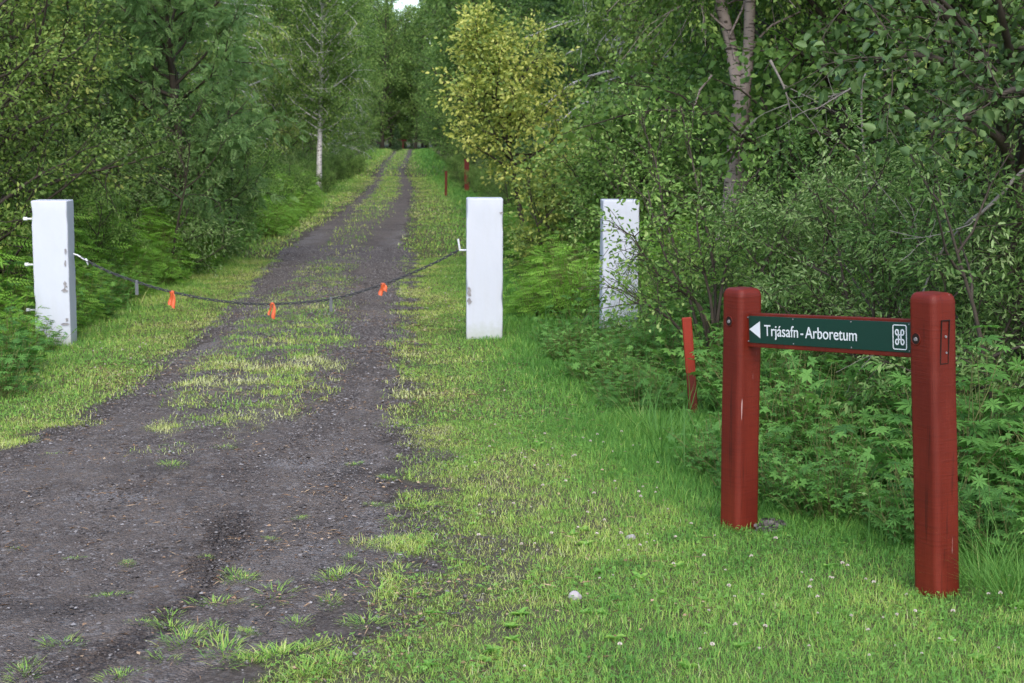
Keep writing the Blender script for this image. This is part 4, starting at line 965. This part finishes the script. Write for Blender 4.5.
# alder overhanging top right, grey bough
arching('alder_tree', 8.6, [
    [(1022, 420, .2), (1018, 300, .15), (1012, 200, .1), (1006, 130, 0), (985, 60, -.2), (960, 20, -.5), (930, -10, -.8)],
    [(1012, 200, .1), (1000, 120, 0), (975, 85, -.3), (945, 62, -.6), (910, 55, -.8), (875, 62, -.9)],
    [(1016, 240, .1), (1022, 140, -.2), (1035, 60, -.5), (1040, 0, -.8)],
    [(1006, 130, 0), (1010, 60, -.3), (1000, 10, -.6), (990, -40, -.8)],
    [(1014, 200, .1), (1005, 148, -.3), (985, 128, -.5), (965, 118, -.7), (945, 122, -.8)],
    [(985, 60, -.2), (940, 10, -.4), (890, -8, -.6), (850, -5, -.8)],
    [(1016, 200, .1), (1030, 110, -.5), (1020, 90, -.9), (1000, 95, -1.1)]], 520,
    'alder with large dark leaves overhanging the top right corner', 24, T_oval7, .058, 'alder_leaf', nsub=8, rad=.034, spread=.06, cat='alder tree', tb=.5)
arching('bare_bough', 8.3, [[(1075, 150, .2), (1050, 155, .1), (1022, 171, 0), (1003, 192, 0), (985, 210, 0), (968, 222, .1), (945, 246, .3), (925, 285, .4), (915, 340, .5), (910, 420, .5)]], 530,
    'pale grey curved bough reaching down from the right edge above the willows', 12, T_lance, .05, 'lupin_leaf', nsub=3, rad=.014, barkm='grey_bark', base=(910, 420), cat='branch')
arching('dead_bough', 13.2, [[(905, 330, .6), (870, 200, .3), (862, 82, 0), (885, 70, 0), (905, 60, 0), (950, 57, .1)], [(862, 82, 0), (840, 95, .1), (815, 110, .1)], [(770, 60, 0), (785, 90, 0), (792, 120, .1)]], 540,
    'thin pale dead branches among the dark leaves, right of the forked birch', 4, T_lance, .04, 'dark_leaf', nsub=3, rad=.013, barkm='grey_bark', base=(905, 330), cat='branch')

STK = GT(694, 415)
# herbs along both edges
def herb_row(kinds, side, y0, y1, step, offs, sc, label, cat, grp):
    y = y0
    while y < y1:
        e = float(fL(y) if side < 0 else fR(y)); x = e + side * (rp.uniform(*offs)); k = rp.choice(kinds)
        if side > 0 and y < STK.y + .1 and abs(x - STK.x * y / STK.y) < .24 and y > STK.y - 1.6: y += .1; continue
        o = k.place(x, y, rp.uniform(*sc), rp.uniform(0, 6.28)); lab(o, label, cat, grp); y += step * (1 + y * .01) * rp.uniform(.7, 1.3)
hl = ('leafy green plant at the foot of the bushes right of the track', 'plant', 'leafy plants at the foot of the bushes on the right')
herb_row([lup, cut], 1, 5.2, 13, .20, (.08, .45), (.55, .85), *hl)
herb_row([lup, cut], 1, 5.4, 13, .32, (.5, 1.0), (.8, 1.2), *hl)
herb_row([lup, cut], 1, 5.6, 14, .32, (1.0, 1.7), (1., 1.5), *hl)
herb_row([fern, cut, fern], 1, 13.6, 26, .34, (.1, 1.2), (.9, 1.4), 'bright green leafy plant behind the middle white post, right of the track', 'plant', 'leafy plants beyond the middle white post')
herb_row([fern, cut], 1, 13.8, 20, .36, (1.1, 2.4), (1.1, 1.6), 'bright green leafy plant behind the middle white post, right of the track', 'plant', 'leafy plants beyond the middle white post')
ll = ('bright green leafy plant along the left wood edge', 'plant', 'leafy plants along the left wood edge')
herb_row([fern, cut, fern], -1, 12.5, 36, .30, (.1, .6), (.7, 1.1), *ll)
herb_row([fern], -1, 12.5, 40, .30, (.6, 1.5), (1.2, 1.8), *ll)
herb_row([lup, cut], -1, 9.5, 16, .45, (1.0, 2.2), (.9, 1.5), *ll)
herb_row([gbush], -1, 34, 70, 2.0, (.1, .7), (.35, .55), 'low fresh green bush on the far left verge', 'bush', 'low bushes on the far left verge')
herb_row([gbush], 1, 34, 60, 2.6, (.2, .8), (.35, .5), 'low fresh green bush on the far right verge', 'bush', 'low bushes on the far right verge')
# plants close to the white post feet and between the red posts
for px, py, s_ in ((10, 372, .9), (28, 352, .9), (-10, 395, 1.0), (5, 340, 1.3), (92, 318, .8), (100, 306, 1.0)):
    g = GT(px, py); o = lup.place(g.x, g.y, s_, px); lab(o, 'dense green plant crowding the foot of the left white post', 'plant', 'plants round the left white post')
tg_ = [make_tuft(50 + i, 160, .10, .42) for i in range(2)]
for i, (px, py) in enumerate([(985, 585), (1008, 575), (970, 560), (1030, 590), (660, 440), (640, 425), (610, 405), (1016, 600)]):
    t = tg_[i] if i < 2 else tg_[i % 2].copy()
    if i >= 2: C.objects.link(t)
    t.name = 'long_grass_tuft'; t.data.materials[0] = M['tall_grass']; g = GT(px, py); t.location = on(g.x, g.y); t.rotation_euler = (0, 0, i * 1.3); t.scale = [rp.uniform(.5, .85)] * 3
    put(t, 'arching tuft of long green grass in front of the bushes on the right', 'grass tuft', 'long grass tufts in front of the bushes')
for k in (birch, olive, dark, farb, hang, spruce, bush, gbush, lup, cut, rowan, fern):
    for p, u_ in zip(k.p, k.used):
        if not u_:
            for c in KIDS[p.name]: bpy.data.objects.remove(c)
            bpy.data.objects.remove(p)

# ------------------------------------------------------------------ light, camera
w = bpy.data.worlds.new('World'); scene.world = w; w.use_nodes = True; nt = w.node_tree
sky = nt.nodes.new('ShaderNodeTexSky'); sky.sky_type = 'NISHITA'; sky.sun_disc = False; SE, SA = R(46), R(176)
sky.sun_elevation = SE; sky.sun_rotation = SA; sky.air_density = 1.0; sky.dust_density = 1.5; sky.ozone_density = 1.0
nt.links.new(sky.outputs[0], nt.nodes['Background'].inputs[0]); nt.nodes['Background'].inputs[1].default_value = .15
sd = bpy.data.lights.new('sun', 'SUN'); sd.energy = .8; sd.angle = R(60); sd.color = (1, .96, .9); so = bpy.data.objects.new('sun', sd); C.objects.link(so)
dirv = Vector((math.sin(SA) * math.cos(SE), math.cos(SA) * math.cos(SE), math.sin(SE))); so.rotation_euler = dirv.to_track_quat('Z', 'Y').to_euler()
cd = bpy.data.cameras.new('camera'); cam = bpy.data.objects.new('camera', cd); C.objects.link(cam); cam.location = (0, 0, CZ); cam.rotation_euler = (R(90) - PITCH, 0, 0)
cd.sensor_width = 36; cd.lens = 36 * F / 1024; cd.clip_end = 2000; cd.dof.use_dof = True; cd.dof.focus_distance = 7.2; cd.dof.aperture_fstop = 8
scene.camera = cam
scene.render.engine = 'CYCLES'
scene.view_settings.view_transform = 'Standard'; scene.view_settings.look = 'None'; scene.view_settings.gamma = 1; scene.view_settings.exposure = 1.6
scene.cycles.max_bounces = 12; scene.cycles.diffuse_bounces = 6; scene.cycles.transmission_bounces = 8
